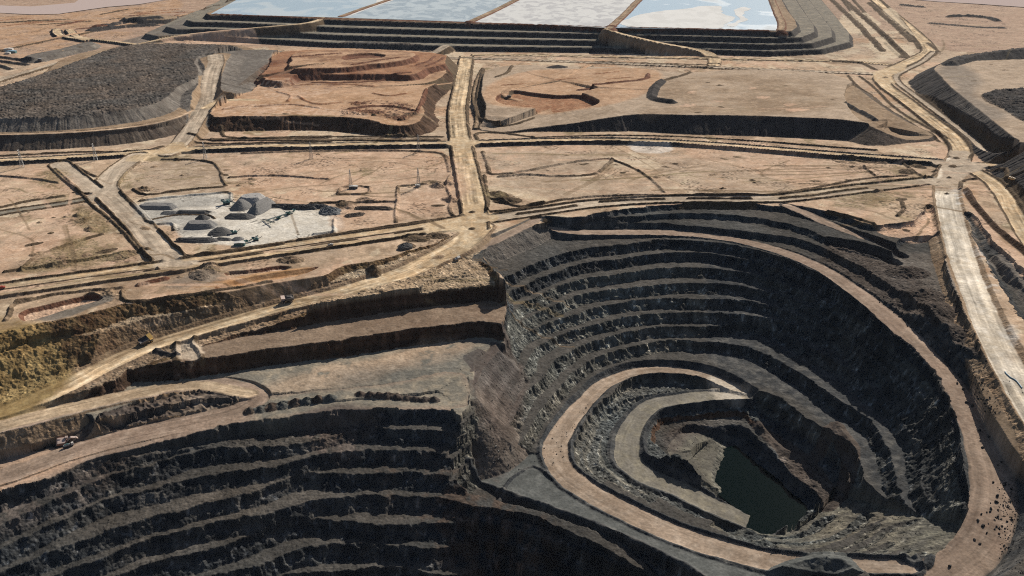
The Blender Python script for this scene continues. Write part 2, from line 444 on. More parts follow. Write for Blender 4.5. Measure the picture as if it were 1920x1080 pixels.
# ---- middle red block, three lifts
fill([(403, 218, 20), (440, 218, 20), (533, 217, 20), (640, 219, 20), (693, 224, 20), (735, 235, 16), (775, 232, 16), (795, 214, 20), (788, 192, 20), (800, 168, 20), (822, 150, 20), (838, 112, 20), (815, 99, 20), (530, 96, 20), (500, 130, 20), (470, 170, 20), (425, 192, 20)],
     top='redsand', face='brownface', tan=.78, gully=2.2, M=60, w=2)
fill([(497, 149, 31), (528, 152, 31), (556, 139, 31), (640, 139, 31), (720, 138, 31), (770, 140, 31), (800, 128, 31), (838, 118, 31), (840, 104, 31), (700, 95, 31), (530, 97, 31), (505, 125, 31)],
     top='red', face='dumpred', tan=.85, gully=1.8, M=40, w=2)
fill([(552, 128, 41), (600, 127, 41), (640, 126, 41), (700, 119, 41), (752, 113, 41), (772, 108, 41), (775, 99, 41), (740, 95, 41), (620, 94, 41), (560, 98, 41), (548, 112, 41)],
     top='redsand', face='dumpred', tan=.85, gully=1.8, M=40, w=2)
carve([(645, 112, 41), (690, 108, 41), (715, 108, 41), (722, 102, 41), (690, 99, 41), (650, 102, 41)], h=5, tan=1.2, face='dumpred', base='dumpred', w=1, zone=3)
road([(490, 152, 21), (520, 140, 29), (560, 128, 37), (600, 120, 41)], w=15, bl=1, br=1, col='redsand', M=12)
road([(640, 165, 20), (740, 162, 20), (800, 160, 17), (850, 155, 6)], w=12, bl=1, br=0, col='redsand', M=12)
for q in ([(655, 190), (700, 188), (790, 205), (760, 222), (700, 216)], [(640, 200), (700, 206), (690, 216), (645, 214)]):
    paint(q, 'dumpred', zdef=20, feather=12, rough=1.0, speck=.5, lump=1.5)
berm([(655, 205, 20), (700, 200, 20), (745, 202, 20), (775, 208, 20)], h=3.5, w=12, col='dumpred')
berm([(780, 214, 20), (789, 194, 20), (799, 168, 20)], h=3, w=8, col='dumpred')

for q in ([(505, 165), (560, 160), (640, 158), (700, 163)], [(480, 200), (540, 196), (600, 203)], [(560, 180), (575, 190), (600, 196), (640, 192)], [(520, 172), (545, 180), (540, 190)], [(420, 205), (470, 198)], [(700, 175), (730, 180), (760, 176)]):
    berm([(u, v, 20) for u, v in q], h=2.2, w=9, col='red')
for q in ([(540, 112, 36), (590, 104, 41), (640, 100, 41)], [(660, 122, 41), (720, 112, 41), (750, 108, 41)], [(585, 145, 31), (680, 144, 31), (770, 136, 31)], [(780, 118, 36), (800, 112, 36), (815, 104, 33)], [(800, 124, 31), (820, 116, 31), (832, 108, 31)]):
    berm(q, h=2.5, w=9, col='dumpred')
for q in ([(420, 200), (520, 195), (640, 205), (700, 218), (560, 216), (420, 215)], [(480, 160), (560, 155), (640, 165), (560, 185), (490, 185)]):
    paint(q, 'sandpink', zdef=20, feather=10, speck=.47, amt=.8)
paint([(500, 110), (560, 100), (700, 98), (820, 102), (830, 125), (700, 150), (540, 150)], 'dumpred', zdef=36, feather=14, speck=.52, amt=.7)
# ---- east block with the red borrow pit on it
fill([(893, 238, 3), (907, 216, 14), (900, 186, 16), (905, 160, 15), (918, 130, 14), (960, 122, 14), (1060, 124, 16), (1200, 128, 22), (1280, 136, 25), (1380, 130, 27), (1470, 132, 27), (1547, 137, 27), (1588, 148, 27), (1606, 167, 27), (1590, 190, 27), (1618, 212, 26), (1648, 232, 24), (1580, 224, 27), (1480, 219, 27), (1380, 216, 27), (1280, 215, 26), (1193, 214, 23), (1130, 222, 18), (1073, 231, 12), (1007, 239, 6), (940, 247, 2)],
     top='sandgrey', face='soilshade', tan=.8, gully=2.0, M=70)
fill([(1600, 160, 20), (1640, 190, 18), (1700, 228, 14), (1750, 255, 5), (1700, 262, 4), (1640, 240, 20), (1590, 205, 22)], top='dirt', face='dump', tan=.5, M=40)
paint([(1240, 160), (1330, 140), (1500, 150), (1560, 200), (1480, 212), (1280, 205)], 'dirt', zdef=26, feather=40, speck=.42, amt=.8)
paint([(930, 150), (1000, 130), (1100, 130), (1210, 130), (1240, 150), (1190, 190), (1130, 203), (1050, 205), (940, 200), (905, 185)], 'redsand', zdef=17, feather=12, amt=.9)
carve([(962, 168, 16), (1000, 173, 16), (1050, 177, 17), (1085, 176, 17), (1108, 184, 17), (1124, 195, 17), (1108, 202, 16), (1070, 206, 15), (1000, 206, 14), (945, 200, 13), (930, 190, 14), (938, 176, 15)], floor=9.5, tan=1.4, face='dumpred', base='red', w=1, zone=3, talus=.5)
road([(1105, 122, 10), (1090, 130, 16), (1050, 148, 17), (990, 160, 16), (950, 170, 15), (950, 180, 13), (975, 188, 10)], w=13, bl=0, br=0, col='redsand', M=8)
berm([(1240, 152, 26), (1225, 170, 26), (1230, 186, 26), (1260, 192, 26)], h=6, w=22, col='soilshade')
berm([(1245, 150, 26), (1290, 137, 26), (1300, 131, 26)], h=3, w=12, col='bermsoil')
berm([(1085, 168, 17), (1150, 160, 19), (1210, 150, 22), (1215, 140, 23)], h=3, w=12, col='dumpred')
berm([(930, 145, 14), (945, 140, 14), (960, 124, 14)], h=3, w=10)
mound(1045, 126, 16, 16, 6, 'soilshade', 1.6)
for q in [(940, 160, 15), (1040, 150, 17), (1140, 152, 19), (1115, 140, 18)]:
    berm([q, (q[0]+45, q[1]-3, q[2])], h=1.5, w=7, col='red')
paint([(1200, 205), (1280, 200), (1400, 203), (1500, 206), (1480, 215), (1280, 212), (1200, 212)], 'dirt', zdef=26, feather=12, amt=.55)
for u, v, a in ((1495, 206, 22), (1290, 196, 16), (1345, 190, 12), (1430, 182, 12), (1480, 196, 10), (1300, 172, 9), (1410, 165, 9)):
    paint([(u-a, v), (u, v-2.5), (u+a, v-1), (u+a*.6, v+2), (u-a*.5, v+3)], 'sandpink', zdef=27, feather=4, speck=.45)
berm([(1590, 192, 27), (1610, 205, 26), (1640, 225, 24)], h=5, w=14, col='soilshade')

# ---- east waste dump
fill([(1752, 128, 33), (1764, 142, 33), (1780, 160, 33), (1813, 187, 33), (1863, 227, 33), (1915, 268, 33), (2050, 370, 33), (2400, 370, 33), (2400, 105, 33), (1925, 111, 33), (1850, 113, 33), (1768, 119, 33)],
     top='sandgrey', face='soilshade', tan=.74, gully=2.6, M=90)
fill([(1775, 116, 40), (1850, 101, 40), (1925, 92, 40), (2400, 80, 40), (2400, 76, 40), (1925, 89, 40), (1850, 98, 40), (1775, 113, 40)], top='soilshade', face='soilshade', tan=.7, M=50, lump=2)
paint([(1838, 181), (1880, 168), (1925, 166), (2300, 190), (2300, 330), (1925, 232), (1880, 205)], 'soilshade', zdef=33, feather=4, lump=2.5, rough=.8)
paint([(1762, 125), (1790, 120), (1840, 150), (1825, 180), (1880, 225), (1860, 225), (1790, 160)], 'greydump', zdef=33, feather=20, amt=.6)

# ================================================================ the big pit
carve([(1020, 421), (1053, 417), (1107, 402), (1173, 392), (1273, 382), (1413, 381), (1455, 386), (1490, 385), (1527, 390), (1585, 405), (1640, 421), (1675, 419), (1712, 414), (1728, 398), (1744, 382), (1756, 392), (1760, 445), (1772, 492), (1795, 550), (1832, 635), (1872, 700), (1912, 760), (1975, 850), (2060, 960), (2150, 1100), (2150, 1300), (1500, 1300), (1200, 1300), (700, 1200), (760, 900), (860, 760), (885, 690), (930, 620), (945, 560), (928, 503), (900, 487), (870, 478), (920, 455), (980, 432)],
      floor=-6, tan=1.6, face='rockface', base='berm', M=30, zone=2)
# the pale pad under the triangle, then everything below it
RF = [(1690, 446, -7), (1755, 444, -7), (1768, 470, -5), (1795, 548, -3), (1832, 633, -3), (1868, 698, -4), (1905, 762, -5), (1962, 850, -6), (2050, 960, -8)]
RAo = [(1275, 433, -23), (1380, 443, -25), (1467, 466, -27), (1547, 499, -29), (1600, 532, -31), (1643, 562, -33), (1697, 603, -35), (1747, 650, -37), (1775, 684, -38), (1803, 722, -40), (1847, 772, -42), (1880, 842, -45), (1900, 900, -48), (1903, 935, -51), (1887, 982, -54), (1862, 1030, -58), (1830, 1066, -61), (1780, 1110, -64)]
U2 = [(1050, 421, -5), (1063, 420, -5), (1100, 413, -6), (1173, 406, -6), (1280, 400, -6), (1380, 404, -6), (1440, 411, -6), (1495, 424, -6), (1560, 452, -7), (1610, 470, -8), (1660, 482, -8), (1675, 470, -8), (1690, 447, -7), (1757, 444, -7), (1768, 500, -7), (1796, 572, -7), (1832, 650, -8), (1864, 708, -8), (1896, 770, -9), (1935, 850, -9), (1985, 960, -10)]
tail_out = [(2060, 1150, -40), (1900, 1300, -64), (1500, 1300, -80), (1200, 1300, -100), (700, 1200, -100), (770, 900, -60), (862, 765, -43), (887, 692, -41), (932, 622, -30), (947, 562, -24), (930, 504, -9), (903, 488, -7), (925, 462, -7), (1000, 436, -7)]
carve(U2+tail_out, floor=-12, tan=1.9, face='rockface', base='berm', M=30)
U3 = [(1060, 426, -11), (1110, 421, -11), (1200, 417, -12), (1330, 427, -12), (1430, 436, -12), (1500, 451, -13), (1560, 474, -13), (1610, 500, -14), (1650, 525, -14), (1700, 560, -14), (1740, 600, -15), (1780, 655, -15), (1818, 715, -16), (1852, 775, -16), (1884, 850, -18), (1912, 930, -20), (1920, 1000, -24)]
carve(U3+[(1960, 1150, -40), (1850, 1300, -60)]+[(a, b, min(c, -11)) for a, b, c in tail_out[2:]], floor=-19, tan=2.2, face='rockface', base='berm', M=30)
paint([(1560, 455), (1640, 488), (1700, 500), (1790, 560), (1830, 640), (1868, 705), (1910, 790), (1935, 880), (1900, 860), (1840, 740), (1770, 660), (1680, 580), (1600, 515), (1540, 480)], 'rubble', zdef=-12, feather=10, amt=.85, rough=.9)
paint([(1648, 432), (1690, 428), (1714, 420), (1730, 404), (1746, 390), (1758, 440), (1690, 446), (1655, 440)], 'sandpink', zdef=-6, feather=3)
# secondary ramp off the rim road, and the black bluffs east of the main ramp
road([(1475, 386, -1, 16), (1505, 398, -3, 19), (1545, 416, -6, 19), (1600, 441, -10, 17), (1650, 466, -15, 13), (1690, 490, -19, 9)], col='ramp', cut=2.0, fillt=1.6, side='soilshade', bl=0, br=1.2, M=22, sh=1)
road([(1555, 465, -17, 10), (1600, 477, -19, 12), (1650, 495, -21, 11), (1675, 507, -22, 8)], col='ramp', cut=2.0, fillt=1.8, side='soilshade', bl=0, br=0, M=14)
paint([(1690, 480), (1735, 478), (1775, 520), (1800, 560), (1790, 565), (1740, 540), (1700, 520)], 'greydump', zdef=-14, feather=8, amt=.8)
for q in [(1740, 610, -24, 26, 12, 1.5, .6), (1765, 650, -28, 24, 9, 1.7, -.6), (1720, 575, -24, 20, 9, 1.4, .2), (1800, 690, -26, 20, 7, 1.6, -.8), (1845, 760, -30, 18, 6, 1.6, -.8), (1700, 520, -18, 18, 7, 1.4, 0), (1890, 840, -30, 20, 6, 1.5, -.9)]:
    mound(q[0], q[1], q[2], q[3], q[4], 'rubble', q[5], q[6], rough=1.1)
# left wall strip road from the junction
road([(1008, 412, -2, 14), (985, 424, -2, 15), (950, 441, -3, 15), (905, 462, -5, 15), (870, 478, -7, 14), (848, 489, -8, 13)], col='ramp', cut=1.2, fillt=.9, side='greydump', bl=0, br=0, M=30, streak=.5)
# main ramp, upper sweep
RA_ = [(1030, 428, -12, 10), (1060, 434, -13, 16), (1110, 436, -15, 19), (1180, 436, -16, 20), (1275, 438, -18, 20), (1390, 452, -19, 21), (1475, 476, -20, 22), (1547, 508, -20.5, 22), (1605, 547, -21, 23), (1655, 586, -22, 25), (1705, 633, -24, 25), (1755, 687, -26, 24), (1795, 735, -28, 26), (1826, 790, -30, 29), (1848, 850, -32, 32), (1861, 915, -35, 34), (1855, 975, -38, 34), (1825, 1030, -42, 34), (1770, 1075, -47, 34), (1700, 1120, -50, 34)]
road(RA_,
     col='ramp', cut=1.5, fillt=1.3, side='rockface', bl=0, br=1.3, bw=4, M=26, streak=.45, zone=1)

# benches under the ramp: levels every 9.4 m
ZMAP[0] = True
SO = [(1393, 461, -20), (1480, 489, -21), (1547, 520, -21.5), (1613, 565, -22), (1680, 622, -23.5), (1727, 665, -25), (1758, 699, -27), (1785, 748, -29), (1804, 813, -31), (1810, 873, -33), (1818, 955, -38), (1788, 1010, -42), (1752, 1040, -45), (1640, 1056, -52), (1513, 1060, -62)]
SI = [(1345, 715, -117), (1395, 742, -120), (1425, 762, -123), (1452, 790, -126), (1485, 818, -131), (1515, 848, -136), (1540, 868, -141), (1556, 890, -146), (1562, 912, -150), (1560, 930, -150), (1548, 955, -150), (1528, 975, -150), (1500, 992, -150), (1462, 1004, -150), (1425, 1001, -150)]
SO3 = [PP(q) for q in SO]; SI3 = [PP(q) for q in SI]
BL = {
 0: [(945, 550), (937, 528), (965, 512), (1000, 495), (1040, 480), (1080, 469), (1140, 461), (1210, 452), (1265, 449), (1320, 452)],
 1: [(948, 590), (950, 553), (990, 532), (1030, 516), (1070, 500), (1115, 490), (1165, 485), (1210, 477), (1265, 474), (1320, 475)],
 2: [(945, 630), (960, 583), (1000, 558), (1050, 536), (1100, 521), (1165, 513), (1235, 503), (1320, 503)],
 3: [(955, 640), (965, 612), (1000, 587), (1045, 568), (1090, 553), (1140, 544), (1190, 540), (1240, 533), (1320, 531)],
 4: [(945, 680), (975, 630), (1005, 612), (1050, 596), (1100, 581), (1152, 570), (1215, 561), (1320, 559)],
 5: [(930, 760), (955, 720), (990, 675), (1030, 635), (1070, 620), (1090, 613), (1140, 602), (1210, 590), (1320, 584)],
 6: [(945, 805), (970, 765), (1000, 722), (1035, 685), (1070, 658), (1095, 645), (1140, 632), (1210, 617), (1320, 611)],
 7: [(965, 835), (1000, 790), (1040, 735), (1085, 690), (1125, 668), (1165, 655), (1207, 646), (1285, 637), (1325, 640)],
 8: [(1012, 830), (1035, 795), (1062, 758), (1095, 722), (1140, 694), (1175, 680), (1225, 667), (1285, 663), (1330, 672)],
}
LEFTOUT = {0: [(760, 900, -60), (862, 765, -43), (888, 692, -41), (934, 625, -30)], 1: [(765, 900, -60), (865, 768, -44), (893, 692, -42), (935, 635, -36)],
 2: [(790, 900, -64), (872, 780, -48), (903, 690, -45)], 3: [(800, 900, -70), (882, 790, -54), (915, 695, -54)], 4: [(820, 900, -76), (890, 805, -64), (912, 740, -64)],
 5: [(840, 910, -84), (897, 822, -74)], 6: [(850, 915, -92), (912, 845, -84)], 7: [(860, 920, -98), (935, 862, -94)], 8: [(1016, 860, -104)]}
BR = {
 5: [(1400, 590), (1470, 602), (1530, 622), (1583, 642), (1630, 680), (1667, 704), (1713, 753), (1740, 790), (1764, 850), (1773, 915), (1770, 965)],
 6: [(1390, 608), (1447, 613), (1493, 640), (1533, 663), (1567, 680), (1600, 697), (1640, 737), (1680, 770), (1710, 813), (1730, 860), (1737, 925), (1745, 970)],
 7: [(1400, 650), (1480, 690), (1560, 745), (1615, 780), (1640, 800), (1657, 827), (1668, 860), (1688, 917), (1700, 955)],
 8: [(1395, 690), (1460, 725), (1530, 775), (1590, 815), (1613, 830), (1638, 865), (1660, 925), (1680, 960)],
}
def LZ(k): return -19-9.4*k
ZMAP[0] = False
ZMAP[0] = True
ZR = {4: -42, 5: -52, 6: -65, 7: -76, 8: -86, 9: -96}
def px3(u, v, z, f): return W_(P(u, v, z)+(f,))
def BRZ(k, u):
    t = min(1, max(0, (u-1450)/280)); return LZ(k)+(ZR[k]-LZ(k))*t*t*(3-2*t)
def level(k):
    z = LZ(k); f = LZ(k+1)
    a = [px3(u, v, z, f) for u, v in BL[k]]+[px3(u, v, BRZ(k, u), BRZ(k+1, u)) for u, v in BR.get(k, [])]
    b = []
    st = list(zip(SO3, SI3))
    if 0 < k < 5:                       # between ramp edge and the wide lower berm the wall is evenly battered
        q5 = catmull(np.array([P(u, v, BRZ(5, u)) for u, v in BR[5]]), False, 6)
        f0 = (LZ(k)+19)/(LZ(5)+19); f1 = (LZ(k+1)+19)/(LZ(5)+19)
        for o in SO3[:11]:
            m_ = q5[np.argmin(np.hypot(q5[:, 0]-o[0], q5[:, 1]-o[1]))]
            q_ = lerp3(o, m_, f0); b.append(W_(q_+(o[2]+(m_[2]-o[2])*f1,)))
    for o, i in (st if k == 0 else st[11:]):
        t = max(.02, min(.97, (o[2]-z)/(o[2]-i[2])))
        q = lerp3(o, i, t); b.append(W_((q[0], q[1], min(q[2], z+4) if t <= .03 else z, f)))
    low = [(1700, 1095, -52), (1640, 1130, -56), (1560, 1190, -60), (1450, 1240, -66), (1330, 1200, -80), (1190, 1060, -104), (985, 970, -104)]
    return a+b+[q+(f,) for q in low+LEFTOUT[k]]
for k in range(8):
    carve(level(k), tan=1.65, face='rockpale' if k > 1 else 'rockface', base='berm', M=28, rough=1.7, frough=.4, talus=2.2)
paint([(1330, 470, -30), (1476, 506, -32), (1600, 590, -34), (1704, 690, -38), (1768, 790, -44), (1775, 900, -55), (1740, 970, -70), (1690, 950, -85), (1600, 860, -100), (1480, 740, -100), (1350, 680, -95), (1325, 560, -60)], 'rockface', feather=10, amt=.8)  # shadow on the right wall deepened by painting it darker
# saddle and the grey strip beside the low ramp
a2 = np.array([PP(q) for q in [(1513, 1058, -63), (1445, 1052, -68), (1370, 1034, -74), (1280, 1006, -81), (1185, 964, -88), (1105, 922, -95), (1055, 883, -101), (1000, 870, -103), (900, 880, -101), (1000, 944, -100)]])
PL = np.linalg.lstsq(np.c_[np.ones(len(a2)), a2[:, 0], a2[:, 1]], a2[:, 2]-.6, rcond=None)[0]
fill([(885, 868, -101), (925, 862, -102), (975, 845, -103), (1012, 850, -104), (1030, 893, -101), (1107, 940, -95), (1207, 990, -87), (1273, 1022, -82), (1360, 1058, -75), (1440, 1075, -69), (1530, 1090, -62), (1560, 1130, -62), (1400, 1125, -74), (1330, 1104, -79), (1280, 1077, -83), (1200, 1034, -89), (1100, 988, -95), (1000, 947, -99), (905, 901, -100)],
     top='saddle', face='rockface', tan=1.6, zone=2, M=40, gully=.6, plane=PL)
# red talus chute below the grey floor
carve([(868, 668, -41), (892, 655, -41), (925, 640, -41), (955, 660, -48), (985, 690, -56), (960, 740, -66), (920, 770, -66), (885, 745, -44), (872, 720, -42), (882, 690, -41)], floor=zm(-70), tan=.62, face='talusred', base='talusred', talus=0, w=1)
paint([(880, 655), (925, 640), (985, 685), (955, 745), (915, 770), (885, 740), (890, 700)], 'talusred', zdef=-55, feather=10, amt=.75, rough=.4)

fill([(866, 672, -41), (892, 655, -41), (920, 641, -41), (929, 645, -42), (908, 688, -42), (893, 720, -42), (884, 752, -43), (874, 752, -43), (880, 715, -41), (872, 690, -41)], top=None, face='greydump', tan=1.15, zone=2, M=75, gully=.8, rough=.6, flat=False)
berm([(880, 890, -100), (930, 912, -100), (1000, 944, -99), (1100, 985, -95), (1200, 1030, -89), (1280, 1072, -83), (1330, 1100, -79)], h=3.0, w=8, col='rockface')
berm([(935, 935, -100), (960, 895, -101), (1000, 872, -102), (1030, 895, -101), (1080, 925, -97)], h=1.6, w=5, col='rockface')
paint([(885, 665), (925, 645), (950, 660), (985, 715), (968, 760), (935, 800), (915, 790), (905, 730)], 'talusred', zdef=-58, feather=14, amt=.85, speck=.40)
paint([(878, 700), (895, 690), (925, 760), (945, 830), (930, 850), (900, 800)], 'talusred', zdef=-60, feather=12, amt=.6, speck=.5)
# ---- inner pit: island walls, low ramps, lake
I1 = [(1078, 835, -106), (1073, 868, -104), (1092, 893, -100), (1142, 920, -94), (1207, 953, -88), (1273, 985, -82), (1360, 1024, -75), (1440, 1044, -69), (1513, 1054, -64)]
I1b = [(1112, 775, -109), (1152, 735, -111), (1185, 714, -112), (1273, 706, -113), (1320, 714, -114), (1350, 728, -115), (1390, 752, -116)]
stn = list(zip(SO3, SI3))
near = [W_(lerp3(o, i, .62)) for o, i in stn[12:]]
R8 = [W_(P(u, v, -96)) for u, v in [(1440, 742), (1510, 795), (1570, 836), (1597, 862), (1622, 925), (1640, 965)]]
carve(I1[::-1]+I1b+[(1412, 748, -116)]+R8+near, h=6, tan=1.7, face='rockpale', base='saddle', M=25, rough=1.5)
I2 = [(1092, 838, -113), (1088, 858, -112), (1104, 884, -109), (1150, 905, -105), (1207, 938, -98), (1273, 966, -93), (1350, 1002, -86), (1430, 1022, -82)]
I2b = [(1125, 780, -116), (1160, 750, -117), (1200, 737, -117), (1273, 729, -118), (1340, 731, -117), (1378, 745, -116)]
near2 = [W_(lerp3(o, i, .82)) for o, i in stn[11:]]
R9 = [W_(P(u, v, -104)) for u, v in [(1445, 765), (1510, 815), (1560, 855), (1580, 880), (1590, 925), (1590, 960)]]
carve(I2[::-1]+I2b+[(1415, 750, -117)]+R9+near2, h=6, tan=1.6, face='rockpale', base='saddle', M=25, rough=1.5)
I2c = [(1128, 800, -117, -123), (1113, 830, -117, -125), (1113, 862, -116, -127), (1147, 890, -114, -130), (1200, 925, -111, -133), (1260, 953, -110, -138), (1330, 986, -113, -144), (1392, 1004, -122, -150), (1412, 988, -140, -151), (1402, 962, -140, -150), (1280, 890, -125, -138), (1190, 840, -120, -127), (1182, 800, -120, -124)]
carve([(u, v, z, zm(f)) for u, v, z, f in I2c], tan=.85, face='rockpale', base='saddle', M=25, rough=1.3, talus=1)
carve([W_(P(u, v, -110)+(-117.0,)) for u, v in [(1428, 778), (1470, 800), (1520, 832), (1556, 862), (1578, 895), (1580, 935), (1545, 950), (1500, 905), (1450, 850)]], tan=1.1, face='rockface', base='rubble', M=25, rough=1.0)
# near shore: one rubble slope down to the lake
NS = [W_(lerp3(o, i, .05)) for o, i in list(zip(SO3, SI3))[9:]]
NSi = [W_(i) for i in SI3[8:]]
MASK = np.zeros(X.shape, bool)
mk = [W_(q) for q in SO3[10:]]+[W_(PP((1440, 1046, -69))), W_(PP((1380, 1022, -75))), W_(PP((1330, 990, -110))), W_(PP((1392, 986, -149)))]+[W_(q) for q in SI3[9:][::-1]]
for rs, cs, d, at, s in field(pts3(mk, 0, False, True), 4, True, PX_, PY_): MASK[rs, cs] |= d > 0
A_ = pts3([(1392, 984, -150), (1423, 997, -150), (1453, 1003, -150), (1480, 993, -150), (1523, 958, -150), (1548, 935, -150), (1540, 900, -150), (1490, 900, -150), (1430, 930, -150)], 0, False, True)
for rs, cs, d, at, s in field(A_, 170, True, PX_, PY_):
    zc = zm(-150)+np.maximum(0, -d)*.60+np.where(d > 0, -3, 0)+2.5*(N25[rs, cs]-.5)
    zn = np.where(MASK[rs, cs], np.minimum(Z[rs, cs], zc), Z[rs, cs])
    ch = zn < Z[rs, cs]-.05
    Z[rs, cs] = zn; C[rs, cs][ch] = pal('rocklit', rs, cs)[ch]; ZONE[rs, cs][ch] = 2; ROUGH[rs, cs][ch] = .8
# low ramps
road([(1700, 1062, -48, 18), (1620, 1060, -54, 20), (1513, 1058, -63, 20), (1445, 1052, -68, 24), (1370, 1034, -74, 25), (1280, 1006, -81, 26), (1185, 964, -88, 27), (1105, 922, -95, 28), (1055, 883, -101, 28), (1040, 845, -105, 28), (1060, 800, -108, 25), (1095, 756, -110, 22), (1135, 720, -112, 21), (1185, 700, -113, 20), (1260, 695, -113, 20), (1330, 707, -114, 19), (1380, 732, -115, 17), (1402, 744, -116, 10)],
     col='ramplow', cut=1.6, fillt=1.5, side='rockface', bl=1.7, br=3.0, bw=6, M=20, streak=.6)
road([(1400, 746, -116, 12), (1345, 742, -116, 22), (1280, 748, -117, 25), (1225, 759, -119, 26), (1192, 790, -121, 27), (1176, 830, -124, 29), (1180, 865, -127, 31), (1215, 893, -131, 30), (1270, 915, -136, 28), (1330, 945, -142, 27), (1392, 972, -149, 26), (1430, 990, -154, 24)],
     col='rampgrey', cut=1.7, fillt=1.5, side='rockface', bl=3.0, br=2.0, bw=8, M=16, streak=.45)
paint([(1335, 705), (1360, 716), (1410, 742), (1402, 754), (1350, 752)], 'roadwhite', zdef=-116, feather=7, amt=.8)
I3 = [(1276, 768, -118), (1242, 774, -119), (1224, 797, -121), (1217, 825, -124), (1234, 846, -127), (1252, 860, -129), (1285, 884, -133), (1330, 915, -138), (1357, 932, -141), (1400, 957, -147)]
lakeR = [(1435, 985, -150), (1480, 1000, -150), (1530, 965, -146), (1560, 935, -146)]
carve(I3[::-1]+[(1330, 763, -117), (1385, 760, -117), (1404, 762, -117), (1416, 800, -128), (1450, 830, -132), (1500, 880, -136), (1545, 925, -140)]+lakeR[::-1], floor=zm(-131), tan=1.9, face='brownface', base='berm', M=25, rough=.8)
carve([(1300, 797, -131), (1345, 802, -131), (1378, 797, -131), (1408, 812, -132), (1440, 840, -133), (1470, 868, -134), (1505, 905, -136), (1533, 935, -138), (1538, 962, -142)]+lakeR[::-1][1:]+[(1405, 965, -148), (1357, 938, -142), (1310, 905, -138), (1275, 878, -134), (1250, 850, -131), (1262, 820, -131)], floor=zm(-157), tan=1.5, face='rockface', base='rubble', M=30, talus=4)
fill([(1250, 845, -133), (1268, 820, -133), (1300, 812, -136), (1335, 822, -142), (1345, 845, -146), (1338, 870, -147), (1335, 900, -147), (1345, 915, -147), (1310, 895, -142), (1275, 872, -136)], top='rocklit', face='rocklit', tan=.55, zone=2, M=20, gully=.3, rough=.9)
paint([(1245, 840), (1265, 805), (1330, 802), (1300, 815), (1262, 850)], 'talusred', zdef=-132, feather=8, amt=.6)
# crescent spur above the lake
berm([(1425, 800, -128), (1470, 842, -132), (1520, 862, -136), (1560, 850, -140)], h=3, w=16, col='rubble')
berm([(1560, 852, -140), (1585, 905, -143), (1575, 940, -146), (1550, 962, -148)], h=3.5, w=16, col='rubble')

ZMAP[0] = False
# ================================================================ west cuts and the near pit
carve([(-300, 690, 0, -14), (-150, 650, 0, -14), (0, 622, 0, -13), (83, 606, 0, -12), (183, 583, 0, -11), (233, 568, 0, -10), (320, 558, 0, -10), (400, 548, 0, -9), (500, 540, 0, -8), (600, 519, 0, -6), (640, 498, 0, -6), (700, 487, 0, -5), (760, 470, 0, -3), (807, 458, 0, -2), (848, 443, 0, -1), (885, 455, 0, -1), (905, 462, -1, -3), (900, 480, -2, -6), (925, 503, -6, -9), (935, 535, -9, -11), (900, 700, -11, -12), (860, 1500, -20, -21), (-400, 1500, -20, -21), (-400, 900, -12, -13)],
      tan=.70, face='olive', base='roadtan', w=2, M=30, rough=1.0, zone=2, talus=1)
# second tier of the north cut, down to the haul road
RD = [(905, 425, 1, 30), (885, 442, 0, 36), (860, 462, -2, 38), (820, 482, -4, 36), (760, 511, -7, 34), (700, 530, -9, 31), (640, 548, -11, 29), (585, 562, -14, 27), (540, 573, -16, 26), (480, 589, -18, 25), (420, 606, -20, 25), (360, 624, -23, 25), (300, 643, -26, 26), (240, 666, -28, 28), (190, 690, -30, 29), (140, 716, -32, 30), (90, 740, -34, 30), (40, 763, -36, 31), (0, 781, -37, 32), (-60, 808, -39, 32), (-140, 845, -41, 32)]
carve([(-300, 760, -14, -42), (-150, 690, -14, -41), (0, 660, -13, -37), (63, 641, -12, -34), (120, 630, -12, -32), (187, 620, -11, -30), (260, 606, -11, -27), (333, 590, -11, -24), (400, 578, -10, -21), (467, 567, -9, -19), (520, 560, -9, -16), (600, 552, -9, -13), (640, 548, -10, -12), (500, 620, -20, -21), (300, 680, -27, -28), (100, 790, -34, -36), (-200, 960, -42, -43), (-400, 900, -40, -42)],
      tan=.80, face='olive', base='dirt', w=2, M=30, rough=.9, talus=4)
road(RD, col='road', cut=1.1, fillt=.85, side='dirt', bl=1.5, br=2.0, bw=6, M=26, streak=1.2)
paint([(-60, 636), (0, 626), (60, 634), (105, 648), (135, 672), (110, 705), (50, 738), (0, 752), (-60, 780)], 'yellow', zdef=-18, feather=12, amt=.95)
paint([(110, 640), (300, 600), (460, 562), (480, 566), (320, 610), (130, 655)], 'olive', zdef=-11, feather=5, amt=.5)
# terraces south of the haul road
carve([(300, 668, -26), (385, 641, -23), (450, 623, -21), (520, 604, -18), (580, 586, -15), (640, 571, -12.5), (740, 556, -12), (807, 547, -12), (870, 541, -12), (927, 536, -12), (950, 545, -12), (965, 580, -30), (950, 640, -30), (900, 800, -28), (900, 1500, -28), (-400, 1500, -30), (-300, 960, -46), (-150, 880, -44), (0, 806, -40), (100, 762, -36), (200, 712, -32)],
      floor=-26, tan=2.6, face='brownface', base='brownfloor', w=2, M=30, talus=2.0, rough=.7, frough=.25)
carve([(218, 700, -26), (240, 684, -26), (280, 680, -26), (333, 678, -26), (378, 673, -26), (450, 662, -26), (533, 650, -26), (640, 637, -26), (740, 620, -26), (840, 609, -26), (917, 601, -26), (950, 612, -27), (955, 650, -42), (900, 800, -42), (900, 1500, -42), (-400, 1500, -45), (-300, 960, -47), (-150, 885, -45), (0, 808, -41), (120, 764, -38), (180, 728, -34)],
      floor=-41, tan=2.8, face='brownface', base='greyfloor', w=2, M=30, talus=2.4, rough=.8, frough=.25)
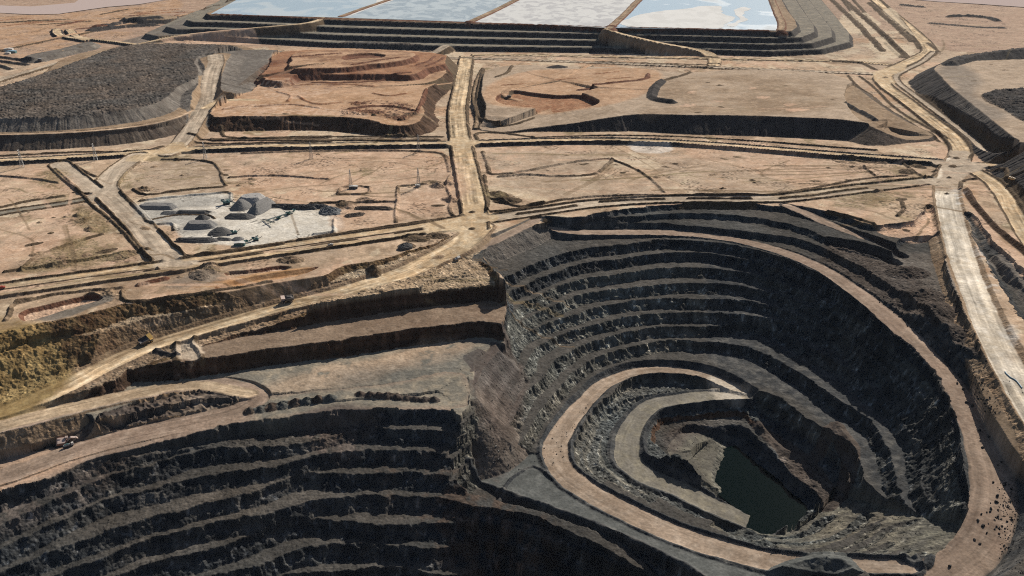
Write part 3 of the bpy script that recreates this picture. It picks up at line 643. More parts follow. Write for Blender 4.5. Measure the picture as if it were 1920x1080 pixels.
paint([(590, 690), (700, 672), (850, 640), (880, 645), (820, 680), (700, 700), (600, 712)], 'sand', zdef=-41, feather=12, amt=.75, speck=.36)
paint([(480, 735), (560, 700), (700, 680), (760, 676), (700, 715), (560, 745)], 'sandgrey', zdef=-41, feather=14, amt=.8, speck=.4)
paint([(640, 700), (760, 680), (860, 650), (890, 660), (860, 700), (760, 730), (640, 740)], 'saddle', zdef=-41, feather=25, amt=.5)
berm([(378, 672, -26), (372, 655, -25), (362, 643, -24), (366, 634, -23)], h=2.5, w=7, col='bermsoil')
berm([(332, 676, -26), (330, 658, -25), (330, 646, -25)], h=2.5, w=9, col='bermsoil')
paint([(337, 648), (365, 640), (376, 672), (338, 673)], 'roadgrey', zdef=-26, feather=4)
berm([(294, 657, -26), (312, 662, -26), (332, 667, -26)], h=2.5, w=8, col='soilshade')
# slot where the shovel works
carve([(-200, 850, -40), (-100, 830, -40), (0, 809, -39.5), (60, 796, -39.5), (120, 786, -40), (160, 776, -41), (175, 783, -42), (178, 803, -47), (178, 822, -53), (320, 812, -50), (480, 778, -46), (700, 766, -43), (700, 1500, -50), (-400, 1500, -60)],
      floor=-57, tan=2.6, face='rockface', base='berm', w=2, M=30, talus=3, rough=.8)
fill([(176, 790, -43), (240, 762, -43), (330, 738, -43), (400, 728, -43), (440, 733, -43), (462, 752, -44), (430, 768, -46), (330, 786, -48), (250, 806, -51), (200, 818, -53)], top='rubble', face='rubble', tan=.6, zone=2, M=30, lump=1.6)
paint([(290, 752), (340, 738), (400, 745), (420, 760), (330, 770)], 'sandgrey', zdef=-44, feather=10, speck=.5, amt=.8)
paint([(200, 780), (300, 742), (420, 732), (450, 752), (330, 778), (230, 800)], 'talusred', zdef=-44, feather=10, speck=.55, amt=.6)
fill([(-200, 1000, -66), (0, 922, -60), (93, 892, -57), (193, 856, -54), (300, 832, -51), (377, 809, -48), (467, 791, -46), (533, 781, -44.5), (633, 769, -43), (740, 765, -43), (845, 772, -43), (868, 765, -43), (880, 735, -42), (870, 700, -41), (700, 725, -41.5), (560, 735, -42), (480, 745, -44), (440, 768, -46), (330, 790, -48.5), (250, 812, -52), (180, 830, -55), (100, 842, -57), (0, 860, -59), (-200, 930, -64)],
     top='ramp', face=None, tan=2.0, zone=2, M=2, w=2)
paint([(480, 750), (560, 738), (700, 728), (870, 705), (875, 760), (740, 762), (560, 775), (480, 785)], 'greyfloor', zdef=-43, feather=12)
paint([(-100, 890), (0, 868), (110, 842), (180, 835), (230, 830), (130, 875), (0, 915), (-100, 945)], 'sandpink', zdef=-57, feather=12, amt=.8)
road([(-120, 905, -63, 30), (0, 893, -59, 26), (120, 852, -55, 24), (250, 816, -52, 26), (380, 786, -48, 26), (450, 768, -46, 24), (478, 750, -44, 24), (462, 731, -43, 22), (420, 719, -42, 19), (350, 724, -41, 19), (250, 741, -40, 20), (150, 763, -39, 19), (60, 787, -38.5, 20), (0, 800, -38.5, 20), (-80, 818, -40, 22)],
     col='ramp', cut=1.2, fillt=1.2, side='dirt', bl=0, br=0, M=10, streak=.7)
road([(470, 738, -43, 16), (350, 722, -41, 18), (250, 739, -40, 20), (150, 761, -39, 20), (50, 786, -38.5, 20), (-60, 815, -39.5, 20)], col='roadtan', cut=1, fillt=1, side=None, bl=0, br=0, M=3, streak=.8)
# dump truck loads tipped along the crest, like a string of beads
for k in range(8): mound(468+k*21.5, 768-k*2.3-(k > 3)*1, -44, 5.6, 4.6, 'saddle' if k % 2 else 'dump', 1.15, .3, rough=.6)
for k in range(9): mound(674+k*17.5, 741+k*1.0, -42, 5.0, 4.0, 'rubble', 1.2, 0, rough=.6)

# benches of the near pit
B_rim = [(-200, 1000, -66), (0, 924, -60), (93, 893, -57), (193, 857, -54), (300, 833, -51), (377, 810, -48), (467, 792, -46), (533, 782, -44), (633, 770, -43), (740, 766, -43), (845, 773, -43)]
B1 = [(-200, 1060, -78), (0, 985, -72), (60, 952, -70), (150, 912, -67), (233, 884, -65), (300, 868, -63), (377, 845, -60), (467, 835, -58), (520, 828, -57), (600, 814, -55), (640, 803, -55), (723, 802, -55), (842, 811, -55)]
B2 = [(-200, 1105, -90), (0, 1031, -84), (57, 1000, -82), (100, 978, -80), (187, 934, -77), (260, 917, -75), (350, 898, -72), (423, 884, -70), (500, 872, -68), (560, 858, -67), (640, 848, -67), (720, 843, -67), (790, 846, -67), (847, 854, -67)]
B3 = [(-200, 1150, -102), (0, 1074, -96), (77, 1040, -93), (160, 1007, -90), (217, 987, -88), (290, 963, -85), (383, 940, -82), (467, 920, -80), (560, 889, -79), (640, 891, -79), (767, 888, -79), (850, 895, -79), (874, 893, -79)]
B4 = [(-200, 1200, -114), (0, 1120, -108), (107, 1074, -104), (187, 1043, -101), (260, 1013, -98), (333, 997, -96), (423, 973, -93), (533, 953, -91), (633, 933, -91), (740, 930, -91), (807, 933, -91), (880, 948, -91)]
B5 = [(-200, 1250, -126), (0, 1170, -120), (120, 1115, -116), (233, 1074, -112), (300, 1057, -110), (383, 1033, -107), (463, 1007, -105), (520, 985, -104), (600, 975, -103), (700, 978, -103), (800, 985, -103), (900, 990, -108)]
B6 = [(-200, 1300, -138), (100, 1180, -130), (250, 1125, -125), (367, 1085, -121), (470, 1065, -118), (540, 1040, -116), (640, 1018, -115), (720, 1018, -115), (800, 1030, -116), (900, 1025, -122)]
B7 = [(-200, 1350, -150), (200, 1200, -142), (400, 1130, -135), (520, 1090, -131), (640, 1072, -129), (750, 1068, -129), (850, 1075, -130), (950, 1060, -136)]
SE = [(864, 815, -56), (872, 850, -68), (876, 885, -85), (905, 903, -100), (1000, 949, -99), (1100, 989, -95), (1200, 1035, -89), (1280, 1078, -83), (1330, 1105, -79), (1380, 1160, -76)]
ZMAP[0] = True; SE = [(u, v, zm(z)) for u, v, z in SE]; ZMAP[0] = False
def shift(a, du, dv, dz): return [(u+du, v+dv, z-dz) for u, v, z in a]
offb = [(1200, 1500, -150), (700, 1700, -170), (-100, 1700, -170), (-400, 1500, -120)]
carve(B_rim+SE+offb, floor=-55, h=12, tan=2.2, face='rockface', base='berm', M=28, rough=1.0, talus=2) if 0 else None
def nearpit(ring, k):
    ring = [(u, v, z+2.2*k) for u, v, z in ring]
    e = ring[-1][2]; f = e-9.8
    fl = [(u, v, z, z-9.8) for u, v, z in ring]
    m = max(0, k-3)
    se = [(u-8*m, v+30*m, min(z, e-1), f) for u, v, z in SE[(0, 1, 2, 3, 4, 4, 4, 4)[k]:]]
    carve(fl+se+[(u, v, z, f) for u, v, z in offb], tan=1.6, face='rockface', base='berm', M=28, rough=1.1, frough=.5, talus=3.0)
for k, r_ in enumerate((B_rim, B1, B2, B3, B4, B5, B6, B7)): nearpit(r_, k)
paint([(560, 800), (600, 788), (690, 784), (720, 800), (690, 815), (650, 850), (600, 845), (570, 825)], 'talusred', zdef=-57, feather=10, amt=.85, speck=.42)
paint([(-40, 955), (60, 925), (160, 890), (260, 865), (180, 915), (60, 960), (-40, 1000)], 'talusred', zdef=-66, feather=12, amt=.7, speck=.5)
paint([(700, 940), (900, 960), (1000, 1000), (1050, 1080), (900, 1080), (750, 1000)], 'brownface', zdef=-110, feather=20, amt=.6, speck=.5)
# ================================================================ plateau roads
road([(875, 105, 3), (870, 135, 3), (864, 170, 3.5), (858, 205, 3.5), (859, 235, 3), (864, 265, 3), (871, 300, 3), (879, 335, 3), (886, 370, 2.5), (891, 405, 2), (890, 430, 1)], w=33, bl=2.5, br=2.5, side='bermsoil', streak=1.25, ends=1)
road([(893, 240, 2), (898, 215, 2), (890, 185, 2), (893, 160, 2), (905, 130, 2)], w=9, bl=2, br=2, col='dirt', M=8)
road([(-700, 322, 2.5), (-200, 309, 2.5), (0, 302, 2.5), (100, 297, 2.5), (200, 291, 2.5), (320, 282, 2.5), (450, 276, 3), (600, 273, 3), (750, 270, 3), (850, 269, 3)], w=26, bl=1.5, br=3.5, side='soilshade', fillt=.85)
road([(880, 268, 3), (980, 265, 3), (1100, 263, 3), (1200, 264, 3), (1300, 269, 3), (1400, 276, 3), (1500, 284, 3), (1600, 292, 3), (1700, 299, 3), (1760, 303, 3)], w=24, bl=2.5, br=3.5, side='soilshade', fillt=.85)
road([(1000, 257, 1), (1100, 253, 1), (1250, 254, 1), (1400, 262, 1), (1550, 273, 1), (1640, 280, 1)], w=7, bl=0, br=1.5, col='sand', M=5)
road([(400, 262, 1), (520, 262, 1), (700, 262, 1), (820, 262, 1)], w=8, bl=1.5, br=1.5, col='dirt', M=5)
RFp = [(1560, -110, 2), (1600, -50, 2), (1642, 0, 2), (1672, 25, 2), (1700, 48, 2), (1722, 68, 2), (1739, 86, 2), (1741, 98, 2), (1718, 110, 2), (1690, 122, 2), (1664, 134, 2), (1652, 146, 2), (1660, 160, 2), (1690, 182, 2), (1720, 205, 2), (1750, 228, 2), (1778, 250, 2.5), (1797, 270, 2.5), (1802, 285, 2.5), (1795, 302, 2)]
road([q+(36,) for q in RFp[:9]]+[q+(30,) for q in RFp[9:]], col='road', bl=2.5, br=2.5, bw=7, side='bermsoil', streak=1.3, M=14)
road([(1750, 98, 1), (1725, 118, 1), (1700, 130, 1), (1680, 142, 1), (1682, 152, 1), (1710, 175, 1), (1750, 205, 1), (1790, 235, 1), (1822, 260, 1), (1850, 285, 1), (1880, 300, 1)], w=14, col='roadgrey', bl=2, br=2, side='bermsoil', M=8, streak=.7)
road([(1640, 70, 1), (1690, 72, 1)], w=9, col='roadgrey', bl=1.5, br=1.5, M=8)
# E-W roads along the dam toe
road([(350, 95, 1), (520, 97, 1), (680, 103, 1), (800, 108, 1), (900, 110, 1), (1100, 117, 1), (1350, 127, 1), (1500, 133, 1), (1652, 139, 1)], w=20, col='roadgrey', bl=2, br=2, side='bermsoil', M=12)
road([(890, 103, 1), (1000, 104, 1), (1100, 106, 1), (1250, 108, 1), (1350, 110, 1), (1500, 113, 1), (1600, 116, 1), (1665, 121, 1)], w=18, col='road', bl=2, br=2, side='bermsoil', M=12)
# west ramp up the dump
road([(318, 286, 2, 34), (335, 272, 3, 32), (350, 255, 6, 31), (362, 237, 10, 30), (374, 217, 14, 30), (385, 198, 18, 30), (391, 178, 23, 31), (393, 158, 28, 33), (397, 138, 33, 35), (405, 118, 37, 36), (404, 104, 38, 36)], col='roadgrey', bl=0, br=1.5, cut=1.4, fillt=.8, side='dirt', M=26)
road([(386, 202, 17, 20), (410, 191, 19, 18), (440, 187, 20, 18), (480, 188, 20, 16)], col='road', bl=0, br=0, M=12, side='dirt')
road([(0, 252, 20), (80, 250, 20), (160, 246, 20), (230, 240, 20), (290, 231, 20), (335, 219, 19), (362, 207, 17)], w=9, col='sand', bl=0, br=0, M=2, side=None)
# south-west roads
road([(258, 292, 2, 34), (238, 305, 2, 34), (220, 318, 2, 33), (206, 333, 2, 33), (197, 348, 2, 33), (202, 362, 2, 33), (218, 378, 2, 33), (238, 397, 2, 33), (258, 418, 2, 32), (276, 440, 2, 32), (296, 462, 2, 33), (318, 486, 2, 34), (330, 500, 1, 34)], col='roadgrey', bl=1.5, br=1.6, bw=5, side='bermsoil', M=12, streak=.8)
road([(112, 308, 1), (128, 322, 1), (150, 340, 1), (172, 356, 1)], w=30, col='roadgrey', bl=2.5, br=1.5, M=8, streak=.5)
road([(-200, 430, 0), (0, 400, 0), (60, 391, 0), (120, 382, 0), (165, 373, 0)], w=17, col='greyfloor', bl=2, br=2, M=8, streak=.4)
road([(-500, 610, 1), (-200, 565, 1), (0, 537, 1), (150, 516, 1), (300, 496, 1), (450, 472, 1), (600, 450, 1), (720, 433, 1), (800, 421, 1), (870, 408, 1)], w=14, col='road', bl=2.5, br=0, side='bermsoil', M=10, streak=1.1)
road([(-500, 630, 1), (-200, 582, 1), (0, 553, 1), (150, 531, 1), (300, 510, 1), (450, 486, 1), (600, 464, 1), (720, 446, 1), (800, 434, 1), (860, 425, 1)], w=13, col='road', bl=0, br=2.5, side='bermsoil', M=10, streak=1.1)
berm([(0, 545, 1), (150, 523.5, 1), (300, 503, 1), (450, 479, 1), (600, 457, 1), (720, 439.5, 1), (790, 429, 1), (845, 420, 1)], h=2.5, w=7, col='bermsoil', gap=.34)
# rim road to the east
road([(915, 411, 1, 26), (960, 404, 1, 26), (1020, 395, 1, 26), (1090, 385, 1, 26), (1180, 377, 1, 26), (1280, 373, 1, 26), (1380, 373, 1, 26), (1460, 372, 1, 28), (1540, 363, 1, 30), (1620, 353, 1, 30), (1690, 345, 1, 28), (1750, 338, 1, 26)], col='roadgrey', bl=3, br=1.5, side='bermsoil', M=10, streak=.9)
for a in ([(970, 402), (1010, 397), (1080, 386)], [(1125, 379), (1180, 375.5), (1245, 374)], [(1290, 373), (1350, 372.5), (1408, 373)], [(1462, 372.5), (1530, 366), (1580, 358), (1625, 353)]):
    berm([(u, v, 1) for u, v in a], h=2.5, w=6.5, col='bermsoil')
paint([(1440, 375), (1620, 356), (1740, 340), (1740, 330), (1640, 338), (1500, 362)], 'scrub', feather=8, amt=.35)
# pale haul road on the right
RW = [(1795, 300, 2, 32), (1782, 318, 1, 30), (1776, 338, 0, 32), (1776, 370, -1, 33), (1784, 410, -2, 33), (1794, 450, -2, 33), (1807, 495, -3, 32), (1826, 545, -3, 31), (1848, 600, -3, 31), (1874, 655, -4, 31), (1905, 715, -5, 31), (1950, 790, -6, 31), (2020, 880, -7, 31), (2110, 990, -8, 31)]
road(RW, col='roadwhite', bl=1.6, br=2.2, bw=5, side='dirt', M=12, streak=.85)
road([(1765, 307, 3, 24), (1830, 309, 2, 22), (1920, 312, 2, 22), (2150, 318, 2, 22)], col='road', bl=1.5, br=2, side='bermsoil', M=8)
road([(1800, 306, 2, 24), (1830, 322, 1, 24), (1858, 340, 0, 24), (1878, 362, -1, 25), (1898, 395, -2, 25), (1925, 440, -3, 26), (1980, 520, -4, 26), (2080, 640, -5, 26)], col='road', bl=3, br=2, side='bermsoil', M=8, streak=1.1)
# cut between the two right-hand roads
carve([(1812, 398, -1), (1824, 403, -1), (1842, 428, -2), (1866, 461, -3), (1892, 486, -3), (1916, 506, -3), (1990, 578, -4), (2110, 700, -5), (2160, 900, -6), (2080, 850, -6), (1990, 720, -5), (1918, 614, -4), (1870, 534, -3), (1835, 474, -3), (1818, 428, -2)], h=12, tan=1.0, face='rockface', base='berm', M=25, talus=3)
berm([(1866, 494, -14), (1892, 522, -14), (1920, 552, -14), (1990, 630, -14)], h=6, w=16, col='greydump')
paint([(1814, 384), (1834, 396), (1868, 444), (1920, 488), (1970, 535), (1950, 548), (1912, 504), (1864, 460), (1838, 426)], 'sandpink', zdef=-2, feather=3, amt=.9)
berm([(1812, 358, 0), (1825, 380, 0), (1843, 401, 0), (1863, 423, 0), (1884, 444, -1), (1920, 476, -2), (1980, 532, -3)], h=5, w=11, col='brownface')
pad([(869, 402, 1.5), (872, 385, 2), (905, 383, 2), (912, 398, 1.5), (935, 404, 1), (930, 414, 1), (912, 419, 1), (905, 434, .5), (890, 455, -1), (862, 474, -3), (838, 488, -5), (815, 496, -5), (812, 484, -4.5), (840, 468, -2.5), (856, 450, 0), (858, 436, .5), (842, 434, 1), (800, 440, 1), (800, 418, 1), (845, 413, 1)])
pad([(852, 258, 3), (872, 256, 3), (885, 262, 3), (900, 264, 3), (900, 271, 3), (884, 275, 3), (886, 286, 3), (858, 286, 3), (855, 276, 3), (835, 273, 3), (836, 266, 3)])
pad([(1782, 283, 2.5), (1814, 283, 2.5), (1822, 304, 2), (1850, 308, 2), (1846, 318, 1.5), (1822, 324, 1), (1806, 336, 0), (1796, 360, -.5), (1762, 358, -.5), (1762, 335, 0), (1766, 316, 1.5), (1745, 306, 2.5), (1745, 299, 2.5), (1775, 302, 2.5)], 'roadgrey')
pad([(250, 291, 2.5), (290, 284, 2.5), (303, 278, 2.5), (318, 268, 3), (345, 268, 3), (350, 274, 2.5), (372, 277, 2.5), (370, 283, 2.5), (300, 289, 2.5), (278, 295, 2.2), (268, 302, 2), (236, 302, 2), (240, 295, 2.2)], 'road')
pad([(300, 476, 1.5), (325, 472, 1.5), (345, 489, 1), (372, 488, 1), (370, 494, 1), (290, 504, 1), (288, 498, 1), (306, 490, 1)], 'roadgrey')
pad([(1640, 133, 2), (1670, 126, 2), (1690, 118, 2), (1700, 126, 2), (1672, 142, 2), (1668, 158, 2), (1648, 156, 2), (1638, 146, 2)], 'road')
pad([(192, 352, 2), (212, 348, 2), (214, 366, 2), (195, 366, 2), (165, 378, 1), (160, 370, 1)], 'roadgrey')
pad([(1715, 340, 1), (1745, 334, 1), (1770, 335, 0), (1772, 355, 0), (1740, 345, 1)], 'roadgrey')
# island mounds at the junctions
for u, v, a in ((885, 397, 4.2), (885, 427, 4.2), (1793, 297, 5), (1786, 312, 6), (1780, 331, 4), (1660, 145, 6), (1776, 360, 3.5), (1752, 320, 4)):
    mound(u, v, 2, a, 2.4, 'bermsoil', 1.2, .6)
berm([(1470, 1072, -62), (1500, 1062, -62), (1540, 1058, -60), (1580, 1066, -58), (1600, 1085, -56)], h=6, w=20, col='saddle', wk=2)
berm([(1690, 1034, -47), (1700, 1050, -47), (1735, 1058, -46), (1745, 1040, -46)], h=2.5, w=7, col='rockface')

# ================================================================ plateau detail
BM = [
 # block west of the main road
 [(455, 288), (560, 284), (680, 283), (780, 284), (828, 288), (838, 300), (842, 322)], [(843, 330), (838, 350), (846, 372), (843, 395), (850, 405)],
 [(430, 333), (470, 330), (520, 329), (560, 331), (590, 334), (615, 336)], [(305, 300), (360, 300), (400, 306), (410, 316), (418, 338), (424, 348)],
 [(745, 350), (745, 372), (743, 392), (742, 416)], [(748, 349), (775, 347), (800, 345)], [(262, 377), (330, 369), (400, 363), (428, 361), (433, 374)],
 [(634, 362), (640, 352), (692, 351), (690, 362), (634, 364)], [(583, 381), (650, 380), (745, 378)],
 [(250, 355), (275, 365), (320, 360), (360, 355), (420, 350)], [(627, 412), (627, 438)], [(588, 440), (625, 435)],
 # road verges
 [(226, 362), (248, 385), (268, 405), (288, 421), (322, 420), (326, 432)], [(300, 434), (318, 453), (335, 470), (352, 480), (400, 478), (460, 470), (530, 459)],
 [(104, 318), (140, 350), (170, 382), (205, 410), (240, 445), (262, 470), (285, 490)], [(142, 312), (160, 322), (180, 331)],
 [(560, 452), (600, 444), (690, 431), (760, 420), (830, 411)], 
 # east block
 [(905, 285), (912, 300), (916, 318), (922, 327), (940, 327), (990, 320), (1050, 308), (1100, 301), (1148, 299), (1140, 308), (1112, 327), (1060, 331), (980, 328), (935, 332)],
 [(1148, 300), (1170, 308), (1200, 322), (1225, 340), (1245, 360)], [(908, 330), (912, 355), (915, 375), (912, 398)],
 [(915, 398), (960, 394), (1010, 384), (1050, 376), (1100, 370), (1170, 367), (1250, 366), (1330, 367), (1430, 366), (1480, 360), (1560, 346), (1620, 335), (1700, 329)],
 [(918, 372), (940, 378), (975, 388), (1020, 382)], [(1580, 295), (1620, 304), (1660, 306)], [(1620, 314), (1640, 328)], [(1690, 305), (1720, 325), (1735, 335)], [(1762, 312), (1750, 330)],
 [(1850, 320), (1882, 330), (1890, 345), (1920, 348), (2000, 350)], [(1800, 355), (1810, 338), (1830, 336)],
 # triangle
 [(1553, 396), (1600, 408), (1640, 420)], [(1690, 378), (1695, 390), (1683, 405)],
 # far strips beside the dam
 [(1650, 60), (1700, 104)], [(1617, 30), (1680, 90)], [(1600, 0), (1645, 50)], [(1580, 0), (1622, 55)], [(1660, 80), (1690, 108)], [(1560, 115), (1610, 118), (1640, 130)],
 [(1370, 132), (1250, 122), (1120, 117)], [(1725, 92), (1690, 40), (1650, 0)], [(1760, 97), (1740, 82)], [(1590, 142), (1606, 160), (1630, 178), (1650, 205), (1690, 222), (1720, 240), (1760, 265)], [(1612, 143), (1640, 165), (1670, 195), (1700, 218), (1740, 240), (1775, 262)],
 [(905, 130), (898, 160), (893, 190), (900, 225), (915, 237), (960, 238), (1000, 228)], [(895, 262), (896, 250), (920, 249), (1000, 258)], [(1190, 118), (1350, 122)],
 [(355, 258), (378, 262), (520, 258), (830, 257)], [(368, 268), (400, 270), (500, 268), (620, 266)], [(415, 245), (420, 256), (620, 258)], [(0, 293), (150, 286), (280, 282), (305, 275)],
 # west plain
 [(0, 330), (60, 335), (110, 343)], [(0, 390), (60, 377), (120, 368)], [(10, 510), (100, 498), (220, 478), (280, 470)], [(40, 508), (70, 480), (120, 462), (190, 440)], 
 [(10, 600), (18, 588), (22, 575), (60, 560)], [(230, 545), (235, 565), (300, 560), (400, 545), (510, 527)], [(30, 570), (90, 555), (170, 545), (230, 540)],
]
for q in BM: berm([(u, v, 0.2) for u, v in q], h=2.6, w=15 if q[0][1] < 125 and q[0][0] > 1500 else 8.5 if q[0][1] < 300 else 6.5, col='bermsoil')
for q in [(820, 350, 9, 6), (845, 375, 10, 6), (840, 345, 8, 6), (935, 365, 12, 5), (952, 377, 14, 6), (690, 375, 12, 5), (650, 385, 13, 5), (545, 488, 11, 6), (700, 500, 8, 8), (763, 462, 8, 6), (375, 515, 12, 5), (395, 505, 10, 6), (270, 355, 10, 5), (160, 412, 9, 4), (170, 430, 8, 4), (145, 405, 6, 4), (110, 495, 12, 4), (230, 480, 12, 4), (820, 443, 10, 4), (780, 448, 12, 4), (1700, 322, 12, 4), (1720, 312, 10, 4), (1620, 315, 8, 3), (175, 555, 8, 4), (205, 550, 8, 4)]:
    mound(q[0], q[1], 0, q[2], q[3], 'bermsoil' if q[0] > 500 else 'dirt', 1.5, random.uniform(-1, 1), rough=.8)
for q in ([(-60, 330), (60, 318), (140, 352), (60, 372), (-60, 388)], [(1290, 275), (1500, 292), (1640, 318), (1560, 345), (1400, 362), (1300, 360)], [(440, 292), (620, 284), (820, 290), (830, 400), (700, 412), (640, 360), (470, 350)], [(20, 420), (130, 400), (165, 430), (120, 460), (40, 490), (-40, 500)]):
    paint(q, 'sandpink', feather=25, amt=.7, speck=.36)
for q in ([(940, 330), (1100, 335), (1250, 345), (1250, 362), (1000, 366), (930, 350)], [(1100, 300), (1140, 304), (1100, 325), (960, 326), (1000, 318)], [(900, 290), (1100, 290), (1090, 300), (930, 320)], [(250, 305), (400, 310), (410, 345), (260, 352)], [(1240, 285), (1400, 320), (1500, 350), (1300, 362)]):
    paint(q, 'sandgrey', feather=20, amt=.75, speck=.34)
for q in ([(140, 440), (200, 455), (260, 478), (180, 498), (30, 512), (90, 478)], [(150, 385), (185, 400), (200, 440), (175, 440)], [(230, 325), (260, 310), (280, 330), (240, 355)], [(1560, 385), (1640, 360), (1740, 362), (1700, 372), (1620, 392)], [(70, 325), (100, 318), (130, 345), (110, 355)], [(900, 350), (935, 360), (950, 372), (920, 375)]):
    paint(q, 'scrub', feather=10, amt=.75, speck=.45, rough=.5)
paint([(1180, 272), (1250, 272), (1265, 280), (1240, 287), (1195, 285)], 'salt', feather=5, amt=.55)
paint([(-200, 560), (0, 540), (300, 505), (560, 478), (700, 470), (760, 458), (700, 480), (640, 492), (500, 535), (230, 560), (83, 600), (-200, 640)], 'dirt', feather=10, amt=.6, speck=.4)
# trenches and scrapes on the south-west plateau
carve([(33, 588), (110, 566), (185, 553), (195, 558), (130, 578), (45, 602)], h=4, tan=.9, face='dumpred', base='sandpink', w=1, zone=0, talus=.3)
carve([(400, 540), (420, 530), (470, 518), (560, 505), (600, 500), (575, 512), (500, 528), (430, 540)], h=4, tan=.8, face='dumpred', base='sandpink', w=1, zone=0, talus=.3)
paint([(360, 541), (400, 531), (440, 522), (480, 515), (540, 507), (575, 504), (590, 506), (520, 519), (460, 531), (410, 540)], 'scald', feather=5, zdef=-2, rough=.05, amt=.85)
carve([(418, 511), (480, 504), (540, 499), (545, 502), (470, 512), (425, 516)], h=3.5, tan=1.0, face='dumpred', base='sandpink', w=1, zone=0, talus=.3)
paint([(60, 595), (130, 578), (205, 555), (213, 560), (170, 578), (80, 604)], 'saddle', feather=4, amt=.7)
paint([(330, 520), (400, 508), (415, 525), (360, 540), (310, 535)], 'greydump', feather=12, amt=.6)
berm([(260, 535), (290, 528), (312, 523)], h=3, w=9, col='dumpred')
# crusher yard ground
paint([(262, 380), (430, 364), (440, 378), (510, 384), (560, 388), (625, 400), (628, 436), (560, 446), (470, 462), (400, 458), (345, 452), (325, 425), (290, 420), (268, 400)], 'paleyard', feather=7, amt=.95, rough=.15)
paint([(262, 382), (380, 368), (430, 372), (420, 380), (330, 392), (400, 398), (390, 410), (420, 424), (345, 440), (325, 420), (290, 418)], 'yardgrey', feather=14, amt=.75)
paint([(628, 392), (742, 385), (740, 412), (630, 432)], 'sandpink', feather=6, amt=.6)
berm([(285, 412, .2), (320, 405, .2), (360, 403, .2), (395, 405, .2), (402, 410, .2)], h=1.6, w=5)
# tracks
for q, w_ in ([[(1145, 272), (1200, 300), (1280, 345), (1330, 358)], 3], [[(1165, 272), (1230, 303), (1300, 330), (1400, 360)], 3], [[(1060, 365), (1110, 340), (1148, 310)], 9], [[(600, 345), (650, 325), (720, 318), (820, 315)], 4], [[(560, 300), (700, 296), (810, 300)], 4], [[(640, 300), (740, 305), (800, 318)], 3], [[(0, 430), (60, 450), (60, 480)], 3], [[(250, 322), (330, 318), (405, 320)], 3], [[(1330, 300), (1420, 318), (1520, 322)], 4], [[(1480, 300), (1430, 330), (1500, 345)], 4], [[(670, 345), (760, 335), (790, 330)], 3], [[(545, 400), (560, 440)], 3], [[(480, 360), (560, 350), (640, 345)], 4]):
    track(q, w_, 'trackdark', .6)
for q in ([(1690, 20), (1740, 28), (1790, 12)], [(1820, 45), (1880, 60)]): track([(u, v) for u, v in q], 8, 'sand', .6)
berm([(1780, 32), (1810, 31), (1850, 34), (1870, 40)], h=8, w=28, col='soilshade'); berm([(1745, 44), (1790, 48), (1840, 52), (1880, 53)], h=4, w=26, col='soilshade')
berm([(1690, 10), (1730, 14)], h=6, w=24, col='soilshade')
for q in ([(1596, 20), (1640, 62), (1620, 66), (1580, 26)], [(1648, 68), (1690, 104), (1676, 110), (1632, 72)], [(1655, 20), (1700, 62), (1712, 70), (1690, 40), (1668, 16)], [(1690, 80), (1715, 96), (1700, 104), (1680, 90)], [(1660, 95), (1640, 108), (1600, 112), (1640, 118)]):
    paint(q, 'cream', zdef=1, feather=7, amt=.8)
for q in ([(1552, -8), (1590, 28), (1632, 70), (1655, 95)], [(1575, -8), (1620, 32), (1665, 72), (1700, 108)], [(1630, 5), (1670, 40), (1712, 78)]):
    berm([(u, v, 1) for u, v in q], h=4.5, w=22, col='bermsoil', wk=2)
# far west: strips, low stockpiles and the loop road
for q in ([(130, 56), (150, 70), (200, 76), (260, 84)], [(105, 55), (112, 66), (160, 75)], ):
    road([(u, v, 4) for u, v in q], w=22, col='road', bl=0, br=3, side='soilshade', M=20)
road([(-100, 185, 2), (0, 150, 2), (60, 132, 2), (120, 115, 2), (180, 100, 2), (250, 88, 2)], w=24, col='roadgrey', bl=0, br=2, M=10)
road([(-100, 112, 3), (0, 92, 3), (100, 72, 3), (200, 52, 3), (330, 30, 3), (480, 5, 3), (560, -10, 3)], w=26, col='redsand', bl=0, br=2, M=14)
fill([(50, 104, 8), (110, 92, 8), (170, 78, 8), (178, 82, 8), (120, 98, 8), (60, 110, 8)], top='greydump', face='greydump', tan=.5, M=30)
for q in ([(0, 108), (60, 116)], [(0, 116), (50, 122)], [(0, 124), (20, 130)]): berm(q, h=5, w=18, col='soilshade')
fill([(236, 30, 12), (330, 30, 12), (330, 34, 12), (240, 36, 12)], top='dirt', face='soilshade', tan=.6, M=50)
for q in ([(180, 52), (230, 45), (300, 42)], [(170, 60), (230, 52), (290, 48)]): berm(q, h=8, w=34, col='soilshade')
for k in range(14):
    u = random.uniform(-60, 380); v = random.uniform(32, 66)-u*.06
    berm([(u, v), (u+random.uniform(40, 120), v-random.uniform(3, 12))], h=2.5, w=18, col=random.choice(['dumpred', 'red', 'bermsoil']))

